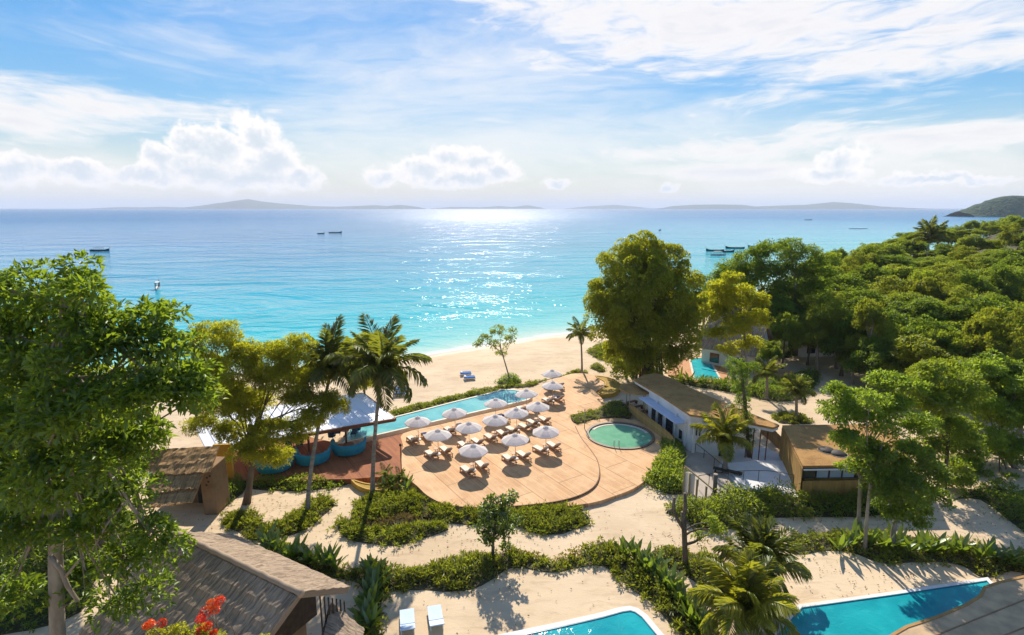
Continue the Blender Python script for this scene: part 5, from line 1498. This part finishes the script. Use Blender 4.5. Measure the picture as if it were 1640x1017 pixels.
cov([(1080, 812), (1110, 812), (1150, 806), (1175, 800), (1230, 798), (1270, 806), (1290, 803), (1400, 803), (1410, 825), (1330, 828), (1240, 830), (1180, 845), (1130, 850), (1090, 830), (1068, 822)], 'tall mixed shrub belt in front of the court and ochre building', h=1.25, seed=10, per=34, leaf=0.26, mat=ML_mid)
cov([(1238, 668), (1254, 663), (1280, 665), (1300, 676), (1290, 679), (1254, 679), (1243, 674)], 'small round bed at the foot of the path palm', h=0.40, seed=11)
cov([(1070, 605), (1105, 612), (1150, 614), (1180, 618), (1240, 612), (1290, 602), (1308, 600), (1310, 610), (1292, 632), (1270, 642), (1232, 642), (1190, 632), (1130, 622), (1090, 614)], 'dark green hedge belt between villa pool and curving path', h=1.1, seed=12, mat=ML_dark, per=20)
cov([(942, 566), (956, 556), (984, 556), (1012, 568), (1024, 580), (1022, 600), (985, 585)], 'green beach-edge cover below the big banyan', h=0.7, seed=13)
cov([(622, 661), (660, 652), (700, 642), (740, 633), (788, 621), (830, 617), (868, 610), (900, 602), (925, 594), (942, 598), (925, 597), (905, 602), (870, 610), (850, 620), (800, 622), (786, 629), (730, 643), (660, 660), (622, 668)], 'thin green strip along the seaward side of the lap pool', h=0.4, seed=14, dens=3.0)
cov([(946, 590), (953, 585), (968, 592), (966, 596)], 'small tuft bed on the sand by the seaward palm', h=0.7, seed=15, name='shrub_patch')
cov([(1180, 490), (1290, 480), (1330, 530), (1300, 560), (1240, 575), (1180, 560)], 'undergrowth below the tall dark trees', h=0.9, seed=16, mat=ML_dark, dens=1.0)
cov([(0, 800), (60, 790), (180, 800), (215, 850), (160, 900), (130, 980), (0, 1017), (-120, 1017), (-120, 800)], 'dark undergrowth beneath the big left tree', h=1.1, seed=17, mat=ML_dark, dens=1.2)
cov([(350, 776), (372, 772), (392, 770), (392, 786), (376, 800), (358, 812), (346, 806)], 'dark shrubs at the foot of the ochre wall', h=0.95, seed=18, mat=ML_dark)
cov([(1530, 800), (1570, 800), (1640, 852), (1700, 890), (1700, 840), (1600, 780)], 'dark shrubs along the right-hand footpath', h=1.0, seed=19, mat=ML_dark)

# rows of upright broad-leaved plants
broad_plants([(1000, 893), (1030, 908), (1060, 938), (1090, 968), (1115, 1000), (1130, 1025)], 24, 'upright broad-leaved plant, %s from the terrace end of the diagonal row beside curved pool', 'broad-leaved plants beside the curved pool', seed=1, size=1.15)
broad_plants([(412, 878), (440, 890), (480, 898), (520, 908), (545, 915)], 17, 'upright broad-leaved plant, %s from the left behind the thatched hut eave', 'broad-leaved plants behind the hut eave', seed=2, size=1.2)
broad_plants([(600, 920), (596, 950), (592, 985), (588, 1020)], 15, 'broad-leaved plant, %s from the path end, between hut and pale blue loungers', 'broad-leaved plants between hut and loungers', seed=3, size=1.15)
broad_plants([(1340, 880), (1370, 878), (1420, 882), (1480, 886), (1540, 892), (1600, 902), (1640, 912)], 24, 'broad-leaved plant, %s from the left in the row behind the large pool', 'broad-leaved plants behind the right pool', seed=4, size=1.25)
broad_plants([(1085, 607), (1110, 614), (1150, 618), (1200, 628), (1240, 634)], 14, 'broad-leaved plant, %s from the left in the belt beyond the pool house', 'broad-leaved plants beyond the pool house', seed=5, size=1.2)
broad_plants([(1040, 770), (1062, 745), (1075, 725), (1084, 760)], 7, 'broad-leaved plant, %s in the bed between terrace curve and timber screen', 'broad-leaved plants by the timber screen', seed=6, size=1.2)
broad_plants([(612, 780), (628, 784), (645, 778), (655, 785)], 5, 'small broad-leaved plant, %s from the left by the lower crescent planter', 'small plants by the lower crescent planter', seed=7, size=1.0)
broad_plants([(985, 600), (1000, 605), (1012, 612)], 4, 'small leafy plant, %s from the left on the sand under the banyan', 'small plants on the sand under the banyan', seed=8, size=1.2)

# ------------------------------------------------------------------ hero trees
# big dark tree filling the left side
tree('huge dark leafy tree filling the left edge, with pale trunk and layered boughs', (78, 1075),
     [(104, 440, 38, 0, .75), (70, 474, 32, 1, .6), (134, 472, 28, -1, .6), (20, 470, 46, 0, .7), (118, 500, 60, 0, .6), (50, 520, 60, 1.5, .6), (-20, 540, 70, 0, .7), (165, 520, 34, 0, .5),
      (235, 520, 44, 1, .6), (215, 560, 60, 0, .6), (270, 560, 40, 0, .5), (130, 570, 70, -1, .6), (40, 590, 70, 0, .6), (280, 610, 56, 0, .6), (200, 640, 70, -1, .6), (110, 660, 75, -2, .6), (290, 640, 44, 0, .5),
      (20, 690, 80, -1, .6), (222, 695, 50, 0, .6), (170, 730, 72, -1, .6), (80, 770, 80, -1.5, .6), (198, 790, 54, 0, .5), (238, 850, 42, 0, .5), (140, 840, 60, 0, .5), (30, 850, 80, 0, .6),
      (210, 900, 50, 0, .6), (235, 950, 36, 0, .6), (190, 960, 30, 0, .6), (140, 925, 44, 1, .6), (265, 880, 26, 0, .6), (10, 960, 60, 0, .6), (-40, 760, 90, 0, .7)],
     ML_dark, M_bark_pale, Y=22, cr=0.8, dens=5.4, per=100, leaf=0.34, rmin=0.65, rs=0.87, r0=0.34, r1=0.2, seed=21, top_px=(110, 480), shell=0.35, aspect=0.4)
bt = [o for o in bpy.data.objects if o.get('label', '').startswith('huge dark leafy')][0]
for pts, rr_ in ((((80, 890), (98, 912), (108, 938), (124, 962), (100, 972)), (.12, .10, .10, .09, .07)), (((104, 925), (120, 905), (135, 890)), (.07, .05, .04)), (((150, 880), (170, 840), (205, 800)), (.07, .06, .05))):
    MB().tube([up(x, y, 21.2) - bt.location for x, y in pts], rr_, 7).build('bough', M_bark_pale, bt)
# mid-green boughs of a second tree in front of it, at the left edge
tree('brighter green leafy tree low at the left edge behind the big one', (190, 860),
     [(60, 640, 60, 0, .6), (0, 640, 60, 0, .6), (150, 620, 50, 0, .5), (322, 640, 24, 0, .6), (-40, 700, 70, 0, .6), (230, 600, 46, 0, .5), (100, 560, 44, 0, .5)],
     ML_mid, M_bark, Y=27, cr=0.7, dens=5.0, per=60, leaf=0.36, rmin=0.6, r0=0.25, r1=0.14, seed=22)
# yellow-green feathery tree over the pavilion
tree('feathery yellow-green tree with forked grey trunk in front of the pavilion roof', (394, 806),
     [(340, 548, 44, 0, .85), (330, 600, 42, 0, .8), (380, 600, 44, -1, .7), (430, 580, 40, 0, .8), (470, 560, 32, 0, .7), (455, 610, 44, 0, .7), (400, 650, 40, 0, .6), (345, 650, 36, 0, .6), (500, 600, 30, 1, .6),
      (480, 640, 30, 0, .5), (430, 690, 34, -1, .6), (400, 720, 36, -1, .7), (370, 690, 30, 0, .5), (320, 680, 26, 0, .5), (440, 730, 26, -1, .7), (470, 690, 30, -1, .6), (500, 670, 28, -1, .6), (520, 640, 26, 0, .5), (385, 640, 34, -1, .6), (540, 655, 22, 0, .5), (395, 560, 26, 0, .6)],
     ML_yel, M_bark, cr=0.5, dens=6.2, per=80, leaf=0.23, rmin=0.2, r0=0.30, r1=0.17, seed=23, top_px=(400, 680), shell=0.3, aspect=0.3)
tree('small yellow-green tree crown between the two tall palms', (585, 700),
     [(585, 560, 30, 0, .9), (560, 585, 24, 0, .8), (600, 590, 22, 0, .8), (575, 612, 20, 0, .6)],
     ML_yel, M_bark, Y=62, cr=0.5, dens=6, per=60, leaf=0.26, r0=0.16, r1=0.1, seed=24)
# big banyan
tree('large domed banyan tree by the beach with bright yellow-green crown top', (1040, 608),
     [(1025, 408, 30, 0, .9), (990, 430, 30, 0, .9), (1062, 425, 34, 0, .8), (1030, 445, 44, -2, .8), (985, 470, 36, 0, .9), (1085, 465, 36, 0, .8), (1050, 480, 50, -3, .8), (975, 510, 30, 0, .9), (1005, 505, 44, -2, .8),
      (1098, 495, 30, 0, .8), (1080, 520, 40, -2, .8), (1030, 535, 50, -2, .8), (985, 545, 30, 0, .8), (1000, 575, 30, -1, .8), (1045, 580, 38, -1, .8), (1085, 555, 26, 0, .7), (965, 480, 22, 0, .9), (1100, 520, 24, 1, .7),
      (1010, 425, 24, 2, .9), (1045, 400, 20, 1, .8), (1030, 500, 55, 4, .9)],
     leaf_mat('banyan_leaves', (0.09, 0.12, 0.012), (0.20, 0.21, 0.018), (0.62, 0.64, 0.025), 0.52), M_bark, cr=1.0, dens=3.6, per=190, leaf=0.36, r0=1.0, r1=0.5, seed=25, top_px=(1035, 500), shell=0.8, up_bias=0.5, rmin=0.8, flat=0.9, rs=1.03)
mbk = [o for o in bpy.data.objects if o.get('label', '').startswith('large domed')][0]
g_ = random.Random(5)
for i in range(11):   # aerial roots thickening round the bole
    a = i * 0.571; q = g_.uniform(0.9, 2.0)
    MB().tube([(q * math.cos(a), q * math.sin(a), -.2), (q * .9 * math.cos(a + .1), q * .9 * math.sin(a + .1), 2.5), (q * .75 * math.cos(a), q * .75 * math.sin(a), 5.5)], [0.22, 0.13, 0.1], 6).build('aerial_root', M_bark, mbk)
# light tree behind, and vine-clad trunk
tree('airy light green tree between the banyan and the tall dark trees', (1196, 612),
     [(1150, 470, 28, 2, .8), (1190, 480, 28, 0, .8), (1170, 450, 20, 0, .7), (1145, 500, 24, 2, .7), (1210, 510, 26, 0, .7), (1180, 520, 28, 0, .7), (1150, 535, 20, 0, .6), (1200, 550, 22, 0, .6), (1220, 480, 18, 0, .7), (1165, 560, 16, 0, .6)],
     ML_yel, M_bark_pale, Y=66, cr=0.5, dens=4.0, per=50, leaf=0.30, r0=0.22, r1=0.13, seed=26, shell=0.2)
tree('slim tree trunk smothered in dark green vines beside the pool house roof', (1200, 733),
     [(1185, 600, 15, 0, 1.2), (1188, 625, 13, 0, 1.2), (1190, 650, 13, 0, 1.2), (1194, 672, 11, 0, 1.2), (1197, 692, 10, 0, 1.1), (1200, 708, 8, 0, 1.1), (1178, 585, 16, 0, .8), (1205, 590, 14, 0, .7)],
     ML_dark, M_bark, cr=0.3, dens=3.0, per=44, leaf=0.17, r0=0.2, r1=0.12, seed=27, top_px=(1186, 590), limbs=False, name='vine_clad_tree')
# tall dark trees
tree('tall dark green tree, left one of the pair behind the villas', (1226, 655),
     [(1170, 438, 26, 0, .8), (1203, 422, 28, 0, .8), (1240, 415, 36, 0, .8), (1180, 450, 36, 0, .7), (1225, 450, 44, -1, .7), (1250, 480, 36, 0, .7), (1140, 455, 22, 0, .7), (1222, 402, 18, 0, .7), (1235, 510, 30, 0, .6)],
     ML_dark, M_bark_pale, Y=97, cr=0.75, dens=4.2, per=44, leaf=0.36, r0=0.4, r1=0.22, seed=28, top_px=(1220, 460))
tree('tall dark green tree with visible pale forked trunk, right one of the pair', (1266, 650),
     [(1265, 400, 24, 0, .8), (1290, 420, 32, 0, .8), (1310, 440, 30, 0, .8), (1275, 450, 38, 0, .7), (1300, 480, 36, 0, .7), (1265, 500, 32, 0, .6), (1320, 500, 26, 0, .7), (1245, 530, 20, 0, .6), (1300, 525, 26, 0, .6)],
     ML_dark, M_bark_pale, Y=92, cr=0.7, dens=4, per=44, leaf=0.34, r0=0.42, r1=0.24, seed=29, top_px=(1272, 470))
# two-trunk little tree on the beach edge
tree('small windswept two-stemmed tree at the beach edge of the lap pool', (818, 611),
     [(775, 545, 13, 0, .7), (798, 530, 13, 0, .7), (812, 545, 12, 0, .7), (790, 552, 10, 0, .7), (822, 532, 8, 0, .7), (768, 552, 7, 0, .7), (805, 565, 8, 0, .8)],
     ML_mid, M_bark_pale, cr=0.38, dens=2.4, per=30, leaf=0.26, r0=0.11, r1=0.08, seed=30, top_px=(800, 552))
cov([(796, 613), (812, 606), (832, 608), (834, 613), (815, 617)], 'dark tuft at the foot of the two-stemmed tree', h=0.8, seed=31, mat=ML_dark, name='shrub_patch')
# small round tree in the winding bed
tree('small dark green tree with short trunk in the winding bed, throwing a shadow', (790, 894),
     [(795, 805, 16, 0, .9), (815, 797, 11, 0, .9), (782, 825, 17, 0, .9), (805, 828, 16, 0, .9), (828, 832, 10, 0, .8), (790, 852, 18, 0, .8), (808, 850, 14, 0, .8), (770, 845, 9, 0, .8), (812, 878, 8, 0, .9), (778, 868, 8, 0, .8), (774, 815, 8, 0, .8)],
     ML_broad, M_bark, cr=0.3, dens=2.8, per=30, leaf=0.24, r0=0.13, r1=0.08, seed=32, aspect=0.62, top_px=(795, 830))
# pruned tree
pt = tree('pruned tree with bare sawn-off boughs and one leafy side clump by the path', (1098, 908),
     [(1135, 838, 18, 0, .9), (1122, 862, 13, 0, .8), (1150, 850, 14, 0, .8)],
     ML_mid, M_bark, cr=0.34, dens=3.0, per=34, leaf=0.2, r0=0.20, r1=0.16, seed=33, top_px=(1094, 820))
O_ = pt.location; Yp = O_.y
for pts, rr_ in ((((1096, 850), (1085, 832), (1078, 815), (1080, 797)), (.13, .12, .12, .11)), (((1095, 830), (1098, 810), (1097, 790)), (.15, .13, .12)), (((1098, 872), (1112, 868), (1128, 858)), (.12, .09, .06)), (((1078, 815), (1070, 818), (1068, 822)), (.1, .09, .08))):
    MB().tube([up(x, y, Yp) - O_ for x, y in pts], rr_, 7).build('bough', M_bark, pt)
t = thing('wooden_post', 'weathered upright log post beside the ramp screen', 'post', at(1143, 802, 0))
MB().tube([(0, 0, -.1), (0.02, 0, 1.3), (0, 0.02, 2.5)], [0.19, 0.17, 0.18], 8).build('log', M_bark, t); MB().lathe([(0, 2.56), (0.19, 2.52), (0.2, 2.45)], n=8).build('sawn_top', M_bark_pale, t)

# right-hand garden trees
tree('bright green layered tree with thin pale trunks in front of the ochre building', (1372, 880),
     [(1345, 660, 34, 0, .5), (1375, 640, 34, 0, .5), (1400, 670, 36, 0, .5), (1350, 700, 30, -1, .45), (1390, 720, 34, -1, .5), (1430, 650, 34, 0, .5), (1420, 610, 30, 1, .5), (1365, 745, 22, 0, .5), (1460, 620, 26, 0, .5), (1470, 680, 34, 0, .5), (1345, 625, 20, 0, .5)],
     ML_bright, M_bark_pale, Y=38, cr=0.45, dens=5.5, per=56, leaf=0.23, r0=0.14, r1=0.1, seed=34, top_px=(1380, 720), flat=0.4, shell=0.2)
tree('slender second pale-trunked tree just right of the first, same bright leaves', (1384, 890),
     [(1400, 640, 24, 0, .5), (1420, 690, 26, 0, .5), (1400, 760, 20, 0, .5), (1440, 720, 26, 0, .5)],
     ML_bright, M_bark_pale, Y=36.5, cr=0.42, dens=3.2, per=40, leaf=0.20, r0=0.13, r1=0.09, seed=35, top_px=(1398, 740), flat=0.4)
tree('dense round dark green tree with stout pale trunk above the right-hand planting', (1428, 888),
     [(1420, 740, 30, 0, .8), (1460, 735, 32, 0, .8), (1490, 760, 26, 0, .8), (1410, 780, 28, 0, .8), (1450, 785, 36, -1, .8), (1490, 800, 26, 0, .8), (1425, 815, 26, 0, .7), (1465, 825, 26, 0, .7), (1400, 755, 18, 0, .8)],
     ML_dark, M_bark_pale, Y=36.5, cr=0.4, dens=5.0, per=60, leaf=0.23, r0=0.2, r1=0.14, seed=36, top_px=(1445, 800))
tree('light green airy tree at the right edge above the footpath', (1600, 890),
     [(1560, 640, 40, 0, .5), (1610, 660, 44, 0, .5), (1640, 620, 40, 0, .5), (1570, 700, 40, -1, .5), (1625, 720, 44, -1, .5), (1550, 745, 34, 0, .5), (1600, 770, 38, -1, .5), (1650, 780, 40, 0, .5), (1620, 820, 30, 0, .5), (1570, 590, 30, 2, .5), (1640, 850, 24, 0, .5)],
     ML_bright, M_bark, Y=50, cr=0.62, dens=5.0, per=60, leaf=0.32, r0=0.2, r1=0.13, seed=37, top_px=(1595, 720), flat=0.4, shell=0.2)
tree('bushy mid-green tree behind the dense round one', (1510, 790),
     [(1500, 640, 42, 0, .6), (1540, 620, 36, 0, .6), (1470, 630, 34, 0, .6), (1520, 690, 42, 0, .6), (1545, 720, 30, 0, .6), (1500, 600, 30, 0, .6), (1530, 760, 30, 0, .6), (1480, 720, 30, 0, .6)],
     ML_mid, M_bark, Y=46, cr=0.5, dens=4.5, per=56, leaf=0.30, r0=0.2, r1=0.13, seed=38)

# ------------------------------------------------------------------ palms
palm('tall coconut palm with broad drooping crown in front of the lap pool end', at(597, 793), up(612, 590, at(597, 793).y), n=28, size=1.32, seed=1, r0=0.19, r1=0.13, spread=1.3)
palm('tall palm with dark upswept fronds, left of the broader one', at(493, 822), up(530, 598, 46), n=22, size=1.3, seed=2, upright=0.4, spread=1.3, r0=0.18, r1=0.13)
palm('lone small coconut palm at the seaward tip of the terrace', at(932, 598), up(930, 536, at(932, 598).y), n=18, size=0.78, seed=3, r0=0.16, r1=0.11)
palm('young yellow-green palm in the pale court beside the white building', at(1161, 757, .1), up(1160, 706, at(1161, 757).y), mat=ML_palm_y, n=16, size=1.35, seed=4, upright=0.25, big=False, r0=0.24, r1=0.18)
palm('dense low palm behind the other, right of the pruned tree', at(1215, 950), up(1218, 915, at(1215, 950).y) , n=26, size=1.38, seed=5, upright=0.4, big=False, r0=0.22, r1=0.2, nuts=False)
palm('broad low palm at the bottom edge left of the right pool', at(1190, 1030), up(1195, 985, at(1190, 1030).y), mat=ML_palm_y, n=26, size=1.42, seed=6, upright=0.35, big=False, r0=0.25, r1=0.22, nuts=False)
palm('short palm in the small round bed on the curving path', at(1275, 672), up(1275, 628, at(1275, 672).y), n=17, size=1.0, seed=7, big=False, upright=0.15)
palm('thin dark palm behind the hedge in front of the white villa', at(1228, 640), up(1228, 598, at(1228, 640).y), n=14, size=1.0, seed=8, big=False)
hp = up(1489, 384, 175)
palm('coconut palm rising above the forest canopy near the skyline', (hp.x, 175, gz(hp.x, 175)), hp, n=20, size=2.0, seed=9, upright=0.3)
for i, (x, y, lab) in enumerate(((617, 775, 'tiny palm in the lower crescent planter'), (640, 780, 'tiny palm at the joint of the two decks'))):
    b = at(x, y, 0.1); palm(lab, b, b + Vector((0, 0, 0.9)), n=9, size=0.42, seed=20 + i, big=False, r0=0.08, r1=0.06, nuts=False)

# ------------------------------------------------------------------ flame-flowered shrub in the lower left
M_flower = leaf_mat('orange_petals', (0.75, 0.10, 0.01), (0.9, 0.20, 0.02), (0.9, 0.16, 0.01), 0.4)
def flowering():
    Yf = 15.0
    heads = [(352, 962, 9), (340, 968, 11), (330, 980, 11), (322, 992, 9), (345, 975, 9), (333, 1003, 8), (240, 1000, 9), (234, 1003, 6), (259, 998, 8), (320, 1012, 8), (342, 1014, 6)]
    b = Vector((up(300, 1000, Yf).x, Yf, 0))
    t = thing('flame_flower_shrub', 'bright orange flowering branches rising at the lower left in front of the thatch', 'flowering tree', b)
    L = [(np.array(up(x, y, Yf) - b), (msize(r_, Yf),) * 3) for x, y, r_ in heads]
    g = np.random.default_rng(3)
    for k, (c, r_) in enumerate(L):
        C = np.array([c]); V, Fc = clump_leaves(C, np.array([r_[0] * 0.9]), 150, 0.06, flat=0.9, aspect=0.8, g=g)
        link(bpy.data.objects.new('flower_head', np_mesh('flower_head', V, Fc, M_flower)), t)
    L2 = [(np.array(up(x, y, Yf) - b), (msize(r_, Yf),) * 3) for x, y, r_ in ((285, 1016, 16), (318, 1022, 20), (250, 1024, 18), (300, 1040, 34), (345, 1030, 16), (420, 1030, 14), (445, 1034, 12))]
    me, C = crown_mesh('foliage', L2, ML_yel, cr=0.12, dens=3.5, per=36, leaf=0.09, seed=3)
    link(bpy.data.objects.new('foliage', me), t)
    mb = MB(); wood(mb, (0, 0, -0.2), up(300, 1060, Yf) - b, 0.12, 0.06, [l[0] for l in L + L2], 2, twig=0.008)
    mb.build('branches', M_bark, t)
flowering()

# ------------------------------------------------------------------ forest on the right: copies of a few grown trees
PR = [proto_tree('forest_tree', 'dome', 61, 10, 4.2), proto_tree('forest_tree', 'dome', 62, 9, 3.8), proto_tree('forest_tree', 'flat', 63, 10, 4.8), proto_tree('forest_tree', 'flat', 64, 9, 4.4),
      proto_tree('forest_tree', 'tall', 65, 11, 3.6), proto_tree('forest_tree', 'tall', 66, 10, 3.4), proto_tree('forest_tree', 'airy', 67, 10, 3.6), proto_tree('forest_tree', 'airy', 68, 9, 3.2)]
KIND = ['domed mid-green', 'domed mid-green', 'flat-topped bright green', 'flat-topped bright green', 'tall dark green', 'tall dark green', 'airy yellow-green', 'airy yellow-green']
used_p = set(); n_in = {}
def forest_tree(k, px, ytop, Y, width_px, where, grp):
    """crown top at (px, ytop) seen at depth Y"""
    tp = up(px, ytop, Y); z0 = gz(tp.x, Y); Hh = tp.z - z0
    if Hh < 3: return None
    p = PR[k]; sx = msize(width_px / 2, Y) / p['R']; sz = Hh / p['H'] * 1.0
    n_in[where] = n_in.get(where, 0) + 1
    lab = '%s tree, %s from the left %s' % (KIND[k], ORD[n_in[where] - 1], where)
    if k not in used_p:
        used_p.add(k); r_ = p; r_.location = (tp.x, Y, z0); r_.rotation_euler.z = rnd.uniform(0, 6.28); r_['label'] = lab; r_.scale = (sx, sx, sz)
    else: r_ = dup(p, (tp.x, Y, z0), rnd.uniform(0, 6.28), lab, (sx, sx, sz))
    r_['group'] = '%s trees %s' % (KIND[k], grp)
    return r_
FT = rnd
n_ft = 0
# skyline of the canopy in the photograph as a function of px, by depth band
def band(Y, x0, x1, step, ytop, wid, where, kinds, jy=6):
    x = x0
    while x <= x1:
        yy = np.interp(x, [q[0] for q in ytop], [q[1] for q in ytop]) + FT.uniform(-jy * 1.3, jy * 2.2)
        Yj = Y * FT.uniform(0.96, 1.05); tall = FT.random() < 0.16
        if tall: yy -= FT.uniform(6, 13) * (120 / Y) ** 0.5
        forest_tree(FT.choice(kinds), x + FT.uniform(-step * .3, step * .3), yy, Yj, wid * FT.uniform(0.6, 1.15) * (0.62 if tall else 1), where, where)
        x += step * 0.72
band(300, 1470, 1660, 24, [(1470, 368), (1540, 362), (1600, 349), (1640, 345), (1700, 335)], 36, 'on the farthest wooded ridge below the headland', [0, 1, 2, 3, 0], 2)
band(235, 1385, 1680, 28, [(1385, 396), (1440, 378), (1500, 372), (1560, 366), (1640, 352), (1700, 345)], 44, 'along the upper edge of the forest', [2, 0, 0, 7, 3, 1, 4], 4)
band(185, 1310, 1700, 32, [(1310, 401), (1380, 398), (1440, 388), (1500, 388), (1560, 382), (1640, 372)], 56, 'in the upper forest beyond the villas', [2, 0, 4, 1, 6, 5], 6)
band(150, 1310, 1700, 32, [(1310, 410), (1380, 412), (1450, 402), (1520, 402), (1600, 395), (1700, 388)], 66, 'in the middle of the hillside forest', [0, 2, 5, 1, 6, 4], 7)
band(122, 1310, 1720, 36, [(1310, 430), (1400, 430), (1500, 425), (1600, 418), (1700, 410)], 80, 'in the mid forest left of the hillside', [0, 1, 4, 5, 6], 8)
band(100, 1320, 1720, 42, [(1320, 470), (1400, 455), (1500, 448), (1600, 440), (1700, 430)], 96, 'in the lower forest behind the path', [0, 4, 4, 5, 1, 6], 9)
band(82, 1395, 1720, 48, [(1395, 520), (1450, 490), (1520, 475), (1600, 470), (1700, 460)], 108, 'in the forest just behind the parking path', [4, 5, 0, 4, 1], 10)
band(68, 1440, 1720, 66, [(1440, 560), (1520, 530), (1600, 510), (1700, 500)], 118, 'at the near edge of the forest', [6, 4, 7, 5, 3], 10)
band(55, 1540, 1720, 78, [(1540, 580), (1620, 560), (1720, 560)], 130, 'at the right edge behind the footpath trees', [7, 5, 3], 8)
for k, x, y, Y, w in ((6, 1350, 500, 84, 80), (4, 1405, 545, 72, 70), (7, 1375, 540, 76, 60), (1, 1330, 520, 92, 60), (0, 1420, 470, 95, 80)):
    forest_tree(k, x, y, Y, w, 'beside the far bend of the sand path', 'beside the far bend of the path')
for k, x, y, Y, w in ((4, 1150, 455, 108, 80), (1, 1180, 470, 104, 70), (5, 1235, 470, 90, 80), (0, 1262, 500, 84, 60), (4, 1310, 450, 104, 90), (5, 1345, 440, 98, 90), (0, 1300, 520, 86, 60), (4, 1380, 470, 90, 90),
                      (5, 1360, 500, 80, 70), (4, 1420, 500, 78, 90), (0, 1450, 520, 72, 80), (5, 1495, 510, 70, 90), (1, 1140, 540, 88, 40), (0, 1232, 545, 80, 44), (1, 1110, 520, 112, 50)):
    forest_tree(k, x, y, Y, w, 'around the thatched villas', 'around the thatched villas')
for k, x, y, Y, w in ((6, 1322, 470, 82, 70), (7, 1405, 486, 74, 66), (6, 1560, 462, 86, 80), (7, 1500, 425, 118, 60), (2, 1470, 470, 92, 90), (6, 1610, 500, 62, 90), (4, 1590, 420, 130, 60), (5, 1440, 412, 150, 50)):
    forest_tree(k, x, y, Y, w, 'standing above its neighbours in the right-hand forest', 'standing above the right-hand forest')
for k, x, y, Y, w in ((0, 1130, 472, 118, 60), (1, 1330, 405, 130, 60), (0, 1345, 440, 115, 70), (4, 1180, 430, 125, 60)):
    forest_tree(k, x, y, Y, w, 'behind the pair of tall dark trees', 'behind the tall dark pair')
# left of frame: more foliage behind the big tree
for k, x, y, Y, w in ((0, -30, 470, 34, 150), (4, 60, 560, 40, 150), (6, 200, 640, 42, 110), (5, 120, 640, 36, 150)):
    forest_tree(k, x, y, Y, w, 'behind the huge dark tree at the left', 'behind the huge left tree')
for p in PR:
    if PR.index(p) not in used_p:
        for c in list(p.children): bpy.data.objects.remove(c)
        bpy.data.objects.remove(p)

# fallen leaves scattered on the sand under and near the trees
M_litter = plain('fallen_leaves', (0.22, 0.13, 0.05), (0.12, 0.10, 0.03), 4, 0.9, world=True)
g = np.random.default_rng(77)
Pl = np.concatenate([g.normal((x, y), s_, (n, 2)) for x, y, s_, n in [(*at(px, py, 0)[:2], s_, n) for px, py, s_, n in ((395, 810, 3, 260), (495, 820, 2, 90), (790, 900, 2.2, 160), (1100, 900, 2.5, 200), (1375, 870, 4, 400), (1560, 850, 4, 300), (1300, 900, 5, 200), (930, 850, 8, 240), (700, 880, 7, 200), (620, 850, 5, 160), (1040, 600, 6, 300), (815, 610, 3, 80))]])
Pl = Pl[ground_z(Pl) > -0.6]
nL = len(Pl); axl = unit(np.column_stack([g.normal(0, 1, (nL, 2)), g.normal(0, .2, nL)]))
V, Fc = leaf_quads(np.column_stack([Pl, ground_z(Pl) + 0.06]), axl, unit(np.array([0, 0, 1.0]) + g.normal(0, .25, (nL, 3))), g.uniform(.08, .2, nL), g.uniform(.05, .1, nL))
tag(link(bpy.data.objects.new('fallen_leaves', np_mesh('fallen_leaves', V, Fc, M_litter))), 'dry brown leaves fallen on the sand under the trees', 'leaf litter', None, 'stuff')
